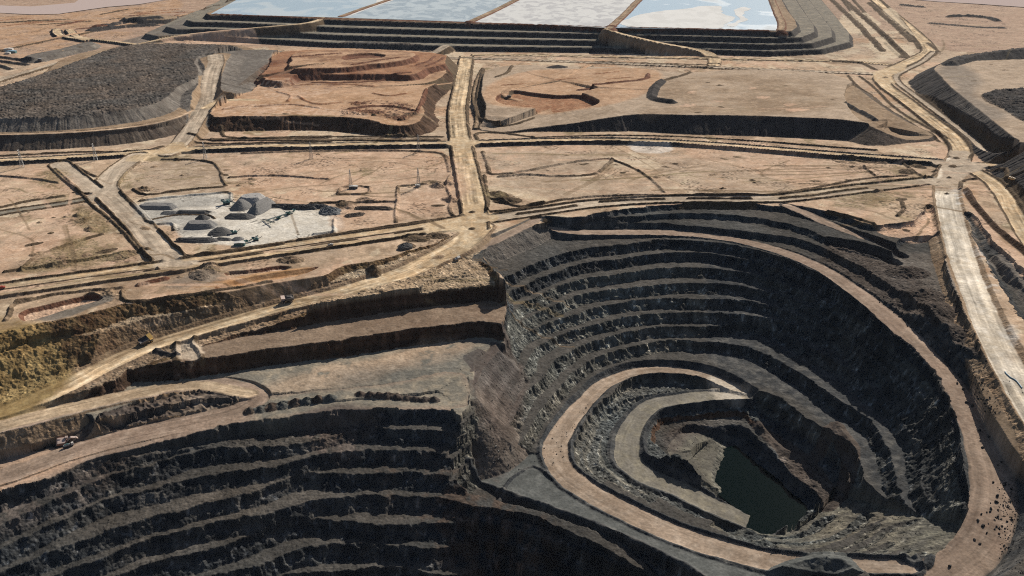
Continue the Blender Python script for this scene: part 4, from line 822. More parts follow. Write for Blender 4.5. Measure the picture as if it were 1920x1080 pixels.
def flat_tracks():
    rg = random.Random(11)
    boxes = [(420, 286, 840, 400, 26), (905, 285, 1700, 360, 46), (10, 320, 160, 500, 16), (150, 400, 290, 500, 8), (230, 300, 430, 352, 8), (60, 540, 860, 470, 14), (1540, 365, 1750, 440, 8), (1250, 140, 1600, 212, 14), (1690, 30, 1920, 95, 14), (0, 30, 300, 110, 18), (410, 190, 800, 216, 8), (1770, 120, 1920, 160, 6)]
    for x0, y0, x1, y1, n in boxes:
        for k in range(n):
            u, v = rg.uniform(x0, x1), rg.uniform(min(y0, y1), max(y0, y1)); a = rg.uniform(-.35, .35) if rg.random() < .7 else rg.uniform(-1.2, 1.2)
            q = [(u, v)]
            for j in range(4):
                a += rg.uniform(-.3, .3); u += math.cos(a)*(x1-x0)*.09; v += math.sin(a)*abs(y1-y0)*.12; q.append((u, v))
            c_ = rg.choice(['trackdark', 'trackdark', 'scrub', 'sandpink', 'dirt'])
            track(q, rg.choice([1.6, 2.2, 3.5, 6]), c_, rg.uniform(.35, .8), zdef=26 if y1 <= 216 and y0 >= 120 else 0)
            if rg.random() < .25: track([(u_+3, v_+1.2) for u_, v_ in q], 1.8, c_, .6)
        for k in range(n//2):
            mound(rg.uniform(x0, x1), rg.uniform(min(y0, y1), max(y0, y1)), 26 if y1 <= 216 and y0 >= 120 else 0, rg.uniform(2.5, 6), rg.uniform(.8, 2.2), rg.choice(['bermsoil', 'dirt', 'dirt']), rg.uniform(1, 2.2), rg.uniform(-1, 1), rough=.6)
flat_tracks()
for k in range(12):
    u = 1776+k*11; v = 345+k*26+max(0, k-6)*6
    paint([(u-8, v), (u+6, v-14), (u+22, v+6), (u+8, v+18)], random.choice(['roadgrey', 'sandgrey', 'salt']), zdef=-3, feather=8, amt=.5, speck=.5)
# ---------------------------------------------------------------- fine relief, then the sheet is cut into zones
cell = fbm(X, Y, 9.0, 2, 2)
rid = 1-np.abs(fbm(X+31+.5*Y, Y*.8-17, 6.0, 2, 4))*2.4
Z += LUMP*np.clip(rid, 0, 1)*(.5+N25)+LUMP*.55*cell
C *= (1+np.clip(LUMP, 0, 2)[..., None]*.28*fbm(X, Y, 6.0, 2, 5)[..., None])
C *= 1+(np.clip(LUMP, 0, 2)*fbm(X, Y, 45, 3, 3))[..., None]*np.array([.07, .01, -.04], np.float32)
Z += ROUGH*(fbm(X, Y, 7.0, 2, 1)*1.1+fbm(X, Y, 2.4, 2, 5)*.9)
stones = vnoise(X/1.3, Y/1.3, 6)*vnoise(X/3.7, Y/3.7, 7)          # pale broken stone in the rough ground
C *= (1+np.clip(ROUGH-.3, 0, 1.2)*(1.7*np.clip(stones-.40, 0, 1)*3-.18))[..., None]
g0 = (ZONE == 0)
dots = vnoise(X/2.3, Y/2.3, 1)*vnoise(X/31., Y/31., 4)
C[g0] *= (1-.55*np.clip((dots[g0]-.50)*9, 0, 1))[:, None]
wash = np.abs(fbm(X*.7+25*N25, Y+18*N25, 34, 3, 6))
C[g0] *= (1+.16*np.clip(1-wash[g0]*16, 0, 1)-.10*np.clip(1-np.abs(wash[g0]-.12)*22, 0, 1))[:, None]
C *= (.86+.28*vnoise(X/2.0, Y/2.0, 3)*(.6+.8*vnoise(X/11., Y/11., 0)))[..., None]
pz = (ZONE == 2) & (ROUGH > .45)
band = vnoise(Z/3.1+X/60., X*0+2.5+Y/300., 5)-.5
C[pz] *= (1+.55*band[pz])[:, None]
hue = fbm(X, Y, 55, 2, 7)[pz][:, None]
C[pz] *= 1+hue*np.array([.10, .02, -.05], np.float32)
ZONE_OBJ = {0: 'ground', 1: 'haul_road', 2: 'pit_terrain', 3: 'dump_terrain', 4: 'dam_terrain'}

def newmat(name):
    m = bpy.data.materials.new(name); m.use_nodes = True
    return m, m.node_tree, m.node_tree.nodes['Principled BSDF']
def soil_material():
    m, t, b = newmat('soil'); N = t.nodes.new; L = t.links.new
    at = N('ShaderNodeAttribute'); at.attribute_name = 'soil'
    tc = N('ShaderNodeTexCoord')
    n1 = N('ShaderNodeTexNoise'); n1.inputs['Scale'].default_value = .55; n1.inputs['Detail'].default_value = 5; n1.inputs['Roughness'].default_value = .7
    n2 = N('ShaderNodeTexNoise'); n2.inputs['Scale'].default_value = .035; n2.inputs['Detail'].default_value = 6; n2.inputs['Roughness'].default_value = .62
    for n in (n1, n2): L(tc.outputs['Object'], n.inputs['Vector'])
    r1 = N('ShaderNodeMapRange'); r1.inputs[1].default_value = .3; r1.inputs[2].default_value = .7; r1.inputs[3].default_value = .78; r1.inputs[4].default_value = 1.2
    r2 = N('ShaderNodeMapRange'); r2.inputs[1].default_value = .3; r2.inputs[2].default_value = .7; r2.inputs[3].default_value = .82; r2.inputs[4].default_value = 1.16
    L(n1.outputs[0], r1.inputs[0]); L(n2.outputs[0], r2.inputs[0])
    mu = N('ShaderNodeMath'); mu.operation = 'MULTIPLY'; L(r1.outputs[0], mu.inputs[0]); L(r2.outputs[0], mu.inputs[1])
    vm = N('ShaderNodeVectorMath'); vm.operation = 'SCALE'; L(at.outputs['Color'], vm.inputs[0]); L(mu.outputs[0], vm.inputs['Scale'])
    L(vm.outputs[0], b.inputs['Base Color'])
    b.inputs['Roughness'].default_value = .95; b.inputs['Specular IOR Level'].default_value = .04
    bp = N('ShaderNodeBump'); bp.inputs['Strength'].default_value = .55; bp.inputs['Distance'].default_value = .6
    vo = N('ShaderNodeTexVoronoi'); vo.inputs['Scale'].default_value = .42; L(tc.outputs['Object'], vo.inputs['Vector'])
    hs = N('ShaderNodeMath'); hs.operation = 'MULTIPLY_ADD'; L(vo.outputs['Distance'], hs.inputs[0]); hs.inputs[1].default_value = -.9; L(n1.outputs[0], hs.inputs[2])
    st = N('ShaderNodeMapRange'); L(at.outputs['Alpha'], st.inputs[0]); st.inputs[1].default_value = .05; st.inputs[2].default_value = .9; st.inputs[3].default_value = .12; st.inputs[4].default_value = 1.0
    L(st.outputs[0], bp.inputs['Strength']); bp.inputs['Distance'].default_value = 1.3
    L(hs.outputs[0], bp.inputs['Height']); L(bp.outputs[0], b.inputs['Normal'])
    return m
SOIL = soil_material()
idx = np.arange(NR*NC).reshape(NR, NC)
q = np.stack([idx[:-1, :-1], idx[:-1, 1:], idx[1:, 1:], idx[1:, :-1]], -1).reshape(-1, 4)
qz = ZONE[:-1, :-1].reshape(-1)
co = np.stack([X, Y, Z], -1).reshape(-1, 3).astype(np.float32)
colr = np.clip(C.reshape(-1, 3), 0, 1); rgh = np.clip(ROUGH.reshape(-1)/1.7, 0, 1)
def sheet(name, faces, co, colr, mat):
    used = np.unique(faces); remap = np.zeros(len(co), np.int32); remap[used] = np.arange(len(used))
    f = remap[faces].astype(np.int32)
    me = bpy.data.meshes.new(name)
    me.vertices.add(len(used)); me.vertices.foreach_set('co', co[used].ravel())
    me.loops.add(f.size); me.loops.foreach_set('vertex_index', f.ravel())
    me.polygons.add(len(f)); me.polygons.foreach_set('loop_start', np.arange(0, f.size, 4, dtype=np.int32))
    me.update(calc_edges=True)
    a = me.attributes.new('soil', 'FLOAT_COLOR', 'POINT')
    c4 = np.ones((len(used), 4), np.float32); c4[:, :3] = colr[used]; c4[:, 3] = rgh[used]
    a.data.foreach_set('color', c4.ravel())
    me.materials.append(mat)
    o = bpy.data.objects.new(name, me); S.collection.objects.link(o)
    o['kind'] = 'structure'
    return o
for k, nm in ZONE_OBJ.items():
    if (qz == k).any(): sheet(nm, q[qz == k], co, colr, SOIL)

# ---------------------------------------------------------------- water
def water_material(name, col, rough, spec=.5, ripple=.03, mixcol=None, scale=.02, thr=.5):
    m, t, b = newmat(name); N = t.nodes.new; L = t.links.new
    b.inputs['Base Color'].default_value = (*col, 1); b.inputs['Roughness'].default_value = rough
    b.inputs['IOR'].default_value = 1.33
    tc = N('ShaderNodeTexCoord')
    n = N('ShaderNodeTexNoise'); n.inputs['Scale'].default_value = .12; n.inputs['Detail'].default_value = 3
    L(tc.outputs['Object'], n.inputs['Vector'])
    bp = N('ShaderNodeBump'); bp.inputs['Strength'].default_value = ripple; bp.inputs['Distance'].default_value = 1
    L(n.outputs[0], bp.inputs['Height']); L(bp.outputs[0], b.inputs['Normal'])
    if mixcol is not None:
        mp = N('ShaderNodeMapping'); mp.inputs['Scale'].default_value = (1, .55, 1); L(tc.outputs['Object'], mp.inputs[0])
        n2 = N('ShaderNodeTexNoise'); n2.inputs['Scale'].default_value = scale; n2.inputs['Detail'].default_value = 8; n2.inputs['Distortion'].default_value = .8
        L(mp.outputs[0], n2.inputs['Vector'])
        rp = N('ShaderNodeMapRange'); rp.inputs[1].default_value = thr-.05; rp.inputs[2].default_value = thr+.06
        L(n2.outputs[0], rp.inputs[0])
        mx = N('ShaderNodeMix'); mx.data_type = 'RGBA'; mx.inputs[6].default_value = (*col, 1); mx.inputs[7].default_value = (*mixcol, 1)
        L(rp.outputs[0], mx.inputs[0]); L(mx.outputs[2], b.inputs['Base Color'])
        r2 = N('ShaderNodeMapRange'); r2.inputs[3].default_value = rough; r2.inputs[4].default_value = .85; L(rp.outputs[0], r2.inputs[0]); L(r2.outputs[0], b.inputs['Roughness'])
    return m
def pool(name, px, z, mat):
    pts = [P(u, v, z) for u, v in px]
    me = bpy.data.meshes.new(name); me.from_pydata(pts, [], [tuple(range(len(pts)))]); me.update()
    if me.polygons[0].normal.z < 0: me.flip_normals()
    me.materials.append(mat); o = bpy.data.objects.new(name, me); S.collection.objects.link(o); o['kind'] = 'structure'
    return o
LAKE = water_material('lake_water', (.0015, .0055, .0055), .12, ripple=.02)
LAKE.node_tree.nodes['Principled BSDF'].inputs['Specular IOR Level'].default_value = .04
pool('pit_lake', [(1330, 905), (1335, 858), (1355, 842), (1385, 832), (1415, 838), (1450, 870), (1500, 920), (1540, 965), (1500, 1005), (1455, 1014), (1415, 1008), (1380, 992), (1395, 965), (1350, 930)], -60+(-150+60)*.755-.3, LAKE)
DZ = RIMZ+.8
ripple_w = water_material('pond_water', (.34, .43, .50), .3, ripple=.4, mixcol=(.37, .43, .47), scale=.01, thr=.52)
ripple_b = water_material('pond_shallow', (.29, .345, .385), .35, ripple=.5, mixcol=(.35, .405, .44), scale=.02, thr=.5)
salt = water_material('pond_salt', (.52, .52, .51), .8, ripple=.1, mixcol=(.40, .40, .405), scale=.03, thr=.52)
brine = water_material('pond_brine', (.33, .44, .54), .3, ripple=.1, mixcol=(.43, .47, .50), scale=.006, thr=.56)
crust = water_material('salt_crust', (.57, .565, .55), .85, ripple=.3, mixcol=(.52, .515, .50), scale=.02, thr=.5)
for w_ in (salt, crust): w_.node_tree.nodes['Principled BSDF'].inputs['Specular IOR Level'].default_value = .1
pool('tailings_pond', [(395, 26), (640, 33), (690, 14), (735, -2), (810, -30), (880, -60), (560, -60), (480, -20)], DZ, ripple_w)
pool('tailings_pond', [(640, 33), (880, 41), (930, 19), (972, -2), (1030, -30), (1090, -60), (880, -60), (810, -30), (735, -2), (690, 14)], DZ, ripple_b)
pool('tailings_pond', [(880, 41), (1142, 52), (1172, 27), (1201, -2), (1229, -30), (1259, -60), (1090, -60), (1030, -30), (972, -2), (930, 19)], DZ, salt)
pool('tailings_pond', [(1142, 52), (1270, 54), (1460, 57), (1455, 25), (1447, 0), (1440, -20), (1425, -60), (1259, -60), (1229, -30), (1201, -2), (1172, 27)], DZ, brine)
pink = water_material('claypan', (.40, .325, .30), .9, ripple=.2); pink.node_tree.nodes['Principled BSDF'].inputs['Specular IOR Level'].default_value = 0
pool('claypan', [(-300, 40), (-100, 30), (0, 24), (60, 27), (110, 26), (150, 20), (200, 13), (260, 8), (320, -2), (400, -30), (200, -40), (140, 5), (60, 12), (0, 10), (-300, 15)], 1.6, pink)
pool('claypan', [(1700, -2), (1760, 3), (1830, 7), (1930, 14), (2300, 40), (2300, 20), (1900, -5), (1720, -12)], 1.6, pink)

def blob(px, z, name, mat, wob=6.0):
    A = catmull(np.array([P(u, v, z) for u, v in px]), True, 8); k = np.arange(len(A))
    A[:, 0] += wob*(vnoise(k/2.3, k*0+1.5, 2)-.5)*2; A[:, 1] += wob*(vnoise(k/2.9, k*0+7.5, 4)-.5)*2
    me = bpy.data.meshes.new(name); me.from_pydata([tuple(p[:3]) for p in A], [], [tuple(range(len(A)))]); me.update()
    if me.polygons[0].normal.z < 0: me.flip_normals()
    me.materials.append(mat); o = bpy.data.objects.new(name, me); S.collection.objects.link(o); o['kind'] = 'structure'
blob([(1166, 46), (1182, 34), (1215, 24), (1255, 19), (1290, 16), (1325, 11), (1345, 11), (1353, 17), (1358, 26), (1378, 33), (1370, 40), (1358, 46), (1352, 52), (1300, 52.5), (1230, 51.5), (1180, 50)], DZ+.25, 'salt_crust', crust)
blob([(1380, 17), (1398, 13), (1406, 16), (1398, 22), (1394, 29), (1402, 36), (1386, 44), (1372, 50), (1366, 48), (1380, 41), (1387, 35), (1380, 27)], DZ+.25, 'salt_crust', crust)
blob([(655, 30), (690, 17), (735, 1), (745, -6), (738, -6), (700, 10), (660, 26)], DZ+.25, 'salt_crust', crust, 3)
# ---------------------------------------------------------------- things
def plain(name, col, rough=.6, metal=0.0, var=.12):
    m, t, b = newmat(name); N = t.nodes.new; L = t.links.new
    tc = N('ShaderNodeTexCoord'); n = N('ShaderNodeTexNoise'); n.inputs['Scale'].default_value = 1.4; n.inputs['Detail'].default_value = 4
    L(tc.outputs['Object'], n.inputs['Vector'])
    r = N('ShaderNodeMapRange'); r.inputs[1].default_value = .3; r.inputs[2].default_value = .7; r.inputs[3].default_value = 1-var; r.inputs[4].default_value = 1+var
    L(n.outputs[0], r.inputs[0])
    v = N('ShaderNodeVectorMath'); v.operation = 'SCALE'; v.inputs[0].default_value = col; L(r.outputs[0], v.inputs['Scale'])
    L(v.outputs[0], b.inputs['Base Color']); b.inputs['Roughness'].default_value = rough; b.inputs['Metallic'].default_value = metal
    return m
M_ = dict(yellow=plain('yellow_paint', (.52, .33, .10), .5), tyre=plain('tyre_rubber', (.022, .021, .02), .9), dark=plain('dark_steel', (.055, .052, .055), .65),
          body=plain('worn_body_steel', (.10, .09, .09), .6), white=plain('white_paint', (.50, .475, .44), .5), glass=plain('cab_glass', (.02, .025, .03), .15),
          teal=plain('teal_paint', (.06, .15, .15), .5), galv=plain('galvanised_steel', (.30, .30, .30), .5, .5), pinkwhite=plain('dusty_pink_paint', (.46, .35, .30), .6),
          grey=plain('grey_paint', (.24, .24, .24), .6), red=plain('red_paint', (.4, .07, .04), .5), tan=plain('tan_paint', (.50, .33, .16), .55), blue=plain('blue_liner', (.14, .24, .32), .6),
          ceramic=plain('insulator_glass', (.12, .10, .09), .3), rust=plain('rusty_house', (.36, .20, .15), .7), ore=plain('ore_load', (.09, .08, .075), .95, 0, .4))
def tag(o, label, cat, group=None):
    o['label'] = label; o['category'] = cat
    if group: o['group'] = group
    return o
def root(name, loc, rz=0.0):
    o = bpy.data.objects.new(name, None); S.collection.objects.link(o); o.location = loc; o.rotation_euler = (0, 0, rz); o.empty_display_size = 2; return o
class MB:
    def __init__(s): s.b = bmesh.new()
    def box(s, c, d, rot=None, bev=0.0, taper=None):
        r = bmesh.ops.create_cube(s.b, size=1.0); vs = r['verts']
        for v in vs:
            if taper and v.co.z > 0: v.co.x *= taper[0]; v.co.y *= taper[1]
            v.co = Vector((v.co.x*d[0], v.co.y*d[1], v.co.z*d[2]))
        if bev:
            es = list({e for v in vs for e in v.link_edges})
            nb = bmesh.ops.bevel(s.b, geom=es, offset=bev, segments=1, affect='EDGES'); vs = list({v for f in nb['faces'] for v in f.verts} | {v for v in vs if v.is_valid})
        for v in vs:
            if rot is not None: v.co = rot @ v.co
            v.co = v.co+Vector(c)
        return s
    def cyl(s, a, b, r0, r1=None, n=16, caps=True):
        a = Vector(a); b = Vector(b); ax = (b-a); q = ax.to_track_quat('Z', 'Y'); r1 = r0 if r1 is None else r1
        v0 = []; v1 = []
        for k in range(n):
            t = 2*math.pi*k/n; d = Vector((math.cos(t), math.sin(t), 0))
            v0.append(s.b.verts.new(a+q @ (d*r0))); v1.append(s.b.verts.new(b+q @ (d*r1)))
        for k in range(n): s.b.faces.new((v0[k], v0[(k+1) % n], v1[(k+1) % n], v1[k]))
        if caps: s.b.faces.new(v0[::-1]); s.b.faces.new(v1)
        return s
    def poly(s, verts, faces):
        vs = [s.b.verts.new(v) for v in verts]
        for f in faces: s.b.faces.new([vs[i] for i in f])
        return s
    def prism(s, prof, y0, y1):
        n = len(prof)
        vs = [(x, y0, z) for x, z in prof]+[(x, y1, z) for x, z in prof]
        return s.poly(vs, [tuple(range(n))[::-1], tuple(range(n, 2*n))]+[(k, (k+1) % n, n+(k+1) % n, n+k) for k in range(n)])
    def done(s, name, mat, parent=None, loc=None, rz=0, smooth=False):
        bmesh.ops.recalc_face_normals(s.b, faces=s.b.faces[:])
        me = bpy.data.meshes.new(name); s.b.to_mesh(me); s.b.free(); me.materials.append(M_[mat] if isinstance(mat, str) else mat)
        if smooth:
            for p in me.polygons: p.use_smooth = True
        o = bpy.data.objects.new(name, me); S.collection.objects.link(o)
        if parent: o.parent = parent
        if loc is not None: o.location = loc; o.rotation_euler = (0, 0, rz)
        return o
def hit(u, v, z0=64.0):
    z = z0
    while z > -170:
        x, y, _ = P(u, v, z)
        if height(x, y) >= z: break
        z -= .4
    x, y, _ = P(u, v, z)
    return Vector((x, y, height(x, y)))
def heading(a, b):
    p, q_ = hit(*a), hit(*b); return math.atan2(q_.y-p.y, q_.x-p.x)
def pose(o, u, v, rz, span=4.0):
    """stand a machine on the slope it drives on"""
    p = hit(u, v); f = Vector((math.cos(rz), math.sin(rz), 0)); l_ = Vector((-f.y, f.x, 0))
    g = lambda w: height(p.x+w.x, p.y+w.y)
    fx = (f*2*span+Vector((0, 0, g(f*span)-g(f*-span)))).normalized(); ly = (l_*2*span*.7+Vector((0, 0, g(l_*span*.7)-g(l_*-span*.7)))).normalized()
    up = fx.cross(ly).normalized(); ly = up.cross(fx)
    o.rotation_euler = Matrix((fx, ly, up)).transposed().to_euler()
    o.location = (p.x, p.y, (g(f*span)+g(f*-span)+2*p.z)/4+.02)

# ---- haul trucks (front = +x)
def haul_truck(u, v, rz, label, front, body, load):
    t = root('haul_truck', (0, 0, 0)); tag(t, label, 'dump truck', 'haul trucks at work in the mine')
    MB().box((0, 0, 2.0), (10.6, 2.6, 1.0), bev=.1).box((4.6, 0, 2.6), (2.8, 5.6, 1.2), bev=.15).done('chassis', 'dark', t)
    MB().box((5.1, 0, 3.9), (1.9, 3.0, 1.7), bev=.15).done('engine_hood', front, t)
    MB().box((6.0, 0, 2.3), (.5, 6.4, 1.1), bev=.1).done('bumper', front, t)
    MB().box((4.6, 0, 4.75), (3.0, 6.9, .18)).done('deck', front, t)
    c = MB().box((4.6, 1.7, 5.8), (1.9, 1.8, 1.9), bev=.12).done('cab', front, t)
    MB().box((5.58, 1.7, 6.05), (.06, 1.5, .9)).box((4.7, 2.62, 6.05), (1.3, .06, .85)).box((4.7, .78, 6.05), (1.3, .06, .85)).done('window', 'glass', c)
    MB().cyl((5.9, 2.9, 2.6), (5.4, 3.2, 4.7), .06, n=6).cyl((5.9, 3.4, 2.6), (5.4, 3.2, 4.7), .06, n=6).done('ladder', 'galv', t)
    for y in (-2.4, 2.4): MB().cyl((6.22, y, 2.9), (6.32, y, 2.9), .22, n=10).done('headlight', 'white', t)
    # tray: sloping floor, flared sides, canopy over the cab
    out = [(-6.4, 4.4), (-5.6, 3.1), (-1.0, 2.6), (2.2, 4.4), (3.0, 6.0), (6.2, 7.0), (6.2, 7.25), (2.6, 6.45), (-5.9, 5.9)]
    b = MB()
    b.prism([(-6.4, 4.4), (-5.6, 3.1), (-1.0, 2.6), (2.2, 4.4), (2.8, 6.2), (2.5, 6.3), (1.8, 4.7), (-1.0, 3.0), (-5.5, 3.5), (-6.2, 4.6)], -3.1, 3.1)
    for sg in (-1, 1): b.prism([(-6.4, 4.4), (-5.6, 3.1), (-1.0, 2.6), (2.2, 4.4), (2.8, 6.3), (-5.9, 5.7)], sg*3.1, sg*3.45)
    for x in (-4.6, -2.6, -.6, 1.2):
        for sg in (-1, 1): b.box((x, sg*3.52, 4.6), (.28, .2, 2.2))
    tray = b.done('dump_body', body, t)
    MB().prism([(2.4, 6.2), (6.3, 6.95), (6.3, 7.15), (2.4, 6.5)], -3.3, 3.3).done('canopy', front, tray)
    if load:
        q_ = [(-5.4, -2.7, 4.6), (-5.4, 2.7, 4.6), (2.3, 2.7, 5.6), (2.3, -2.7, 5.6), (-3.2, -.9, 6.6), (-3.0, 1.0, 6.5), (.4, .8, 7.3), (.2, -1.0, 7.2)]
        MB().poly(q_, [(0, 1, 5, 4), (1, 2, 6, 5), (2, 3, 7, 6), (3, 0, 4, 7), (4, 5, 6, 7), (3, 2, 1, 0)]).done('load', 'ore', tray)
    for x, ys in ((3.9, (2.9,)), (-3.0, (1.75, 3.05))):
        for y in ys:
            for sg in (-1, 1):
                w = MB().cyl((x, sg*y-.5, 1.5), (x, sg*y+.5, 1.5), 1.5, n=22).done('wheel', 'tyre', t)
                MB().cyl((x, sg*y-.54, 1.5), (x, sg*y+.54, 1.5), .75, n=14).done('rim', front, w)
    pose(t, u, v, rz, 4.5)
    return t
haul_truck(274, 643, heading((250, 657), (305, 634)), 'yellow fronted haul truck with dark empty tray climbing the pale road near the yellow cut', 'yellow', 'body', False)
haul_truck(540, 566, heading((565, 569), (515, 580)), 'loaded haul truck with dusty pink cab, upper of the two trucks on the long road', 'pinkwhite', 'body', True)

# ---- mining shovel loading beside the slot wall
ex = root('excavator', (0, 0, 0)); tag(ex, 'dusty pink mining excavator with red brown house working below the slot wall', 'excavator')
for sg in (-1, 1):
    MB().prism([(-4.6, .8), (-4.0, .1), (4.0, .1), (4.6, .8), (4.0, 1.6), (-4.0, 1.6)], sg*2.9-.7, sg*2.9+.7).done('track', 'dark', ex)
MB().cyl((0, 0, 1.2), (0, 0, 2.1), 1.8, n=20).done('slew_ring', 'dark', ex)
hs = MB().box((-1.6, 0, 3.6), (7.0, 6.4, 3.0), bev=.2).done('house', 'rust', ex)
MB().box((-4.9, 0, 3.2), (1.3, 6.0, 2.2), bev=.2).done('counterweight', 'pinkwhite', hs)
MB().box((-1.4, 0, 5.2), (6.0, 5.6, .25)).box((-2.8, 1.5, 5.5), (1.6, 1.0, .5)).done('roof', 'pinkwhite', hs)
cb = MB().box((2.4, 2.2, 5.6), (2.2, 2.0, 2.2), bev=.15).done('cab', 'pinkwhite', ex)
MB().box((3.52, 2.2, 5.8), (.06, 1.7, 1.2)).box((2.4, 3.22, 5.8), (1.6, .06, 1.1)).done('window', 'glass', cb)
bo = MB().prism([(1.4, 2.6), (2.6, 2.6), (6.6, 7.8), (10.4, 7.0), (10.5, 7.8), (6.2, 9.2), (4.9, 8.4)], -.8, .8).done('boom', 'pinkwhite', ex)
st_ = MB().prism([(10.0, 8.2), (10.9, 7.2), (12.2, 3.0), (11.4, 2.8), (9.9, 7.2)], -.55, .55).done('stick', 'pinkwhite', ex)
MB().prism([(11.2, 3.2), (12.6, 3.4), (13.6, 1.6), (12.6, .4), (10.8, .7), (10.2, 1.8)], -1.7, 1.7).done('bucket', 'grey', ex)
MB().cyl((2.6, .9, 3.6), (6.0, .9, 7.6), .2, n=8).cyl((2.6, -.9, 3.6), (6.0, -.9, 7.6), .2, n=8).done('hydraulic_ram', 'galv', bo)
pose(ex, 121, 832, heading((110, 838), (160, 822)), 3.0)
wt = root('service_truck', (0, 0, 0)); tag(wt, 'low grey tanker truck with green walkway parked on the lit side of the excavator', 'truck')
MB().box((0, 0, 1.0), (8.4, 2.4, .5)).done('chassis', 'dark', wt)
MB().cyl((-3.6, 0, 2.1), (1.6, 0, 2.1), 1.05, n=18).done('tank', 'grey', wt)
c_ = MB().box((3.2, 0, 2.1), (1.9, 2.4, 2.2), bev=.2).done('cab', 'white', wt); MB().box((4.14, 0, 2.5), (.06, 2.0, .8)).done('window', 'glass', c_)
MB().box((-1, 0, 3.25), (3.4, .9, .2)).done('walkway', 'teal', wt)
for x in (3.0, -1.4, -2.9):
    for sg in (-1, 1): MB().cyl((x, sg*1.0-.2, .55), (x, sg*1.0+.2, .55), .55, n=14).done('wheel', 'tyre', wt)
pose(wt, 129, 838, heading((115, 842), (150, 830)), 3.0)

# ---- small vehicles
def light_vehicle(u, v, rz, label, col='white', k=1.0, tray=True, name='utility_vehicle', cat='pickup'):
    t = root(name, (0, 0, 0)); tag(t, label, cat)
    MB().box((0, 0, .75*k), (5.2*k, 1.9*k, .6*k), bev=.1).box((1.9*k, 0, 1.15*k), (1.3*k, 1.8*k, .35*k), bev=.08).done('body', col, t)
    c = MB().box((.3*k, 0, 1.55*k), (1.9*k, 1.75*k, .9*k), bev=.1, taper=(.8, .9)).done('cab', col, t)
    MB().box((1.17*k, 0, 1.6*k), (.08, 1.4*k, .5*k)).box((.3*k, 0, 1.62*k), (1.2*k, 1.8*k, .45*k)).done('window', 'glass', c)
    if tray: MB().box((-1.7*k, .88*k, 1.25*k), (1.8*k, .08, .5*k)).box((-1.7*k, -.88*k, 1.25*k), (1.8*k, .08, .5*k)).box((-2.58*k, 0, 1.25*k), (.08, 1.8*k, .5*k)).done('tray', 'grey', t)
    for x in (1.6, -1.6):
        for sg in (-1, 1): MB().cyl((x*k, sg*.85*k-.13*k, .42*k), (x*k, sg*.85*k+.13*k, .42*k), .42*k, n=14).done('wheel', 'tyre', t)
    pose(t, u, v, rz, 2.2*k)
    return t
light_vehicle(620, 460.5, heading((600, 464), (640, 458)), 'white pickup driving alone on the nearer lane of the two lane road', k=1.25)
light_vehicle(857, 487, heading((850, 489), (880, 476)), 'white truck parked at the blind end of the narrow strip road above the dark terraces', k=1.5)
light_vehicle(3, 541, heading((0, 542), (40, 535)), 'white and red vehicle at the left edge of the photo on the two lane road', col='red', k=1.4)
light_vehicle(1155, 431, heading((1140, 432), (1200, 432)), 'dark vehicle alone on the upper ramp of the large pit', col='dark', k=1.5, tray=False, name='parked_vehicle', cat='vehicle')
light_vehicle(1550, 42, 1.2, 'small dark vehicle far off near the tailings dam corner', col='dark', k=1.6, tray=False, name='parked_vehicle', cat='vehicle')
light_vehicle(1175, 72, -1.0, 'dark vehicle descending the ramp across the tailings dam face', col='dark', k=1.8, tray=False, name='parked_vehicle', cat='vehicle')
light_vehicle(953, 183, .4, 'dark digger shaped vehicle standing in the red borrow pit', col='dark', k=2.2, tray=False, name='parked_vehicle', cat='vehicle')

# ---- power pylons: lattice masts on four legs
def pylon(u, v, label, h=28.0):
    p = hit(u, v); t = root('power_pylon', p, .25); tag(t, label, 'pylon', 'power pylons on the plain')
    w0, w1 = 2.6, .55
    for sx in (-1, 1):
        for sy in (-1, 1): MB().cyl((sx*w0, sy*w0, -.5), (sx*w1, sy*w1, h*.94), .2, .14, n=5).done('leg', 'galv', t)
    b = MB(); n = 8
    for k in range(n):
        za, zb = h*.94*k/n, h*.94*(k+1)/n; wa = w0+(w1-w0)*k/n; wb = w0+(w1-w0)*(k+1)/n
        for (ax, ay), (bx, by) in (((-1, -1), (1, -1)), ((1, -1), (1, 1)), ((1, 1), (-1, 1)), ((-1, 1), (-1, -1))):
            b.cyl((ax*wa, ay*wa, za), (bx*wb, by*wb, zb), .09, n=4, caps=False); b.cyl((bx*wa, by*wa, za), (ax*wb, ay*wb, zb), .09, n=4, caps=False)
            b.cyl((ax*wb, ay*wb, zb), (bx*wb, by*wb, zb), .09, n=4, caps=False)
    b.done('bracing', 'galv', t)
    for z in (h*.72, h*.84, h*.95):
        a = MB().cyl((0, -4.2, z), (0, 4.2, z), .16, n=5).cyl((0, -4.2, z), (0, 0, z+1.2), .09, n=4).cyl((0, 4.2, z), (0, 0, z+1.2), .09, n=4).done('crossarm', 'galv', t)
        for y in (-4.1, 4.1): MB().cyl((0, y, z), (0, y, z-1.6), .16, n=6).done('insulator', 'ceramic', a)
    MB().cyl((0, 0, h*.94), (0, 0, h), .2, .08, n=5).done('peak', 'galv', t)
    return t
for u, v, l_ in ((658, 353, 'grey lattice pylon standing right behind the white roofed hut'), (785, 351, 'grey lattice pylon beside the small pump skid west of the main road'),
                 (584, 298, 'lattice pylon south of the cross road, nearest behind the white roofed hut'), (385, 298, 'lattice pylon in the roadside row just right of the forked junction'),
                 (180, 301, 'lattice pylon in the roadside row left of the forked junction'), (42, 314, 'leftmost lattice pylon of the roadside row'), (785, 285, 'lattice pylon of the roadside row nearest the main road')):
    pylon(u, v, l_, 28 if v > 340 else 27)

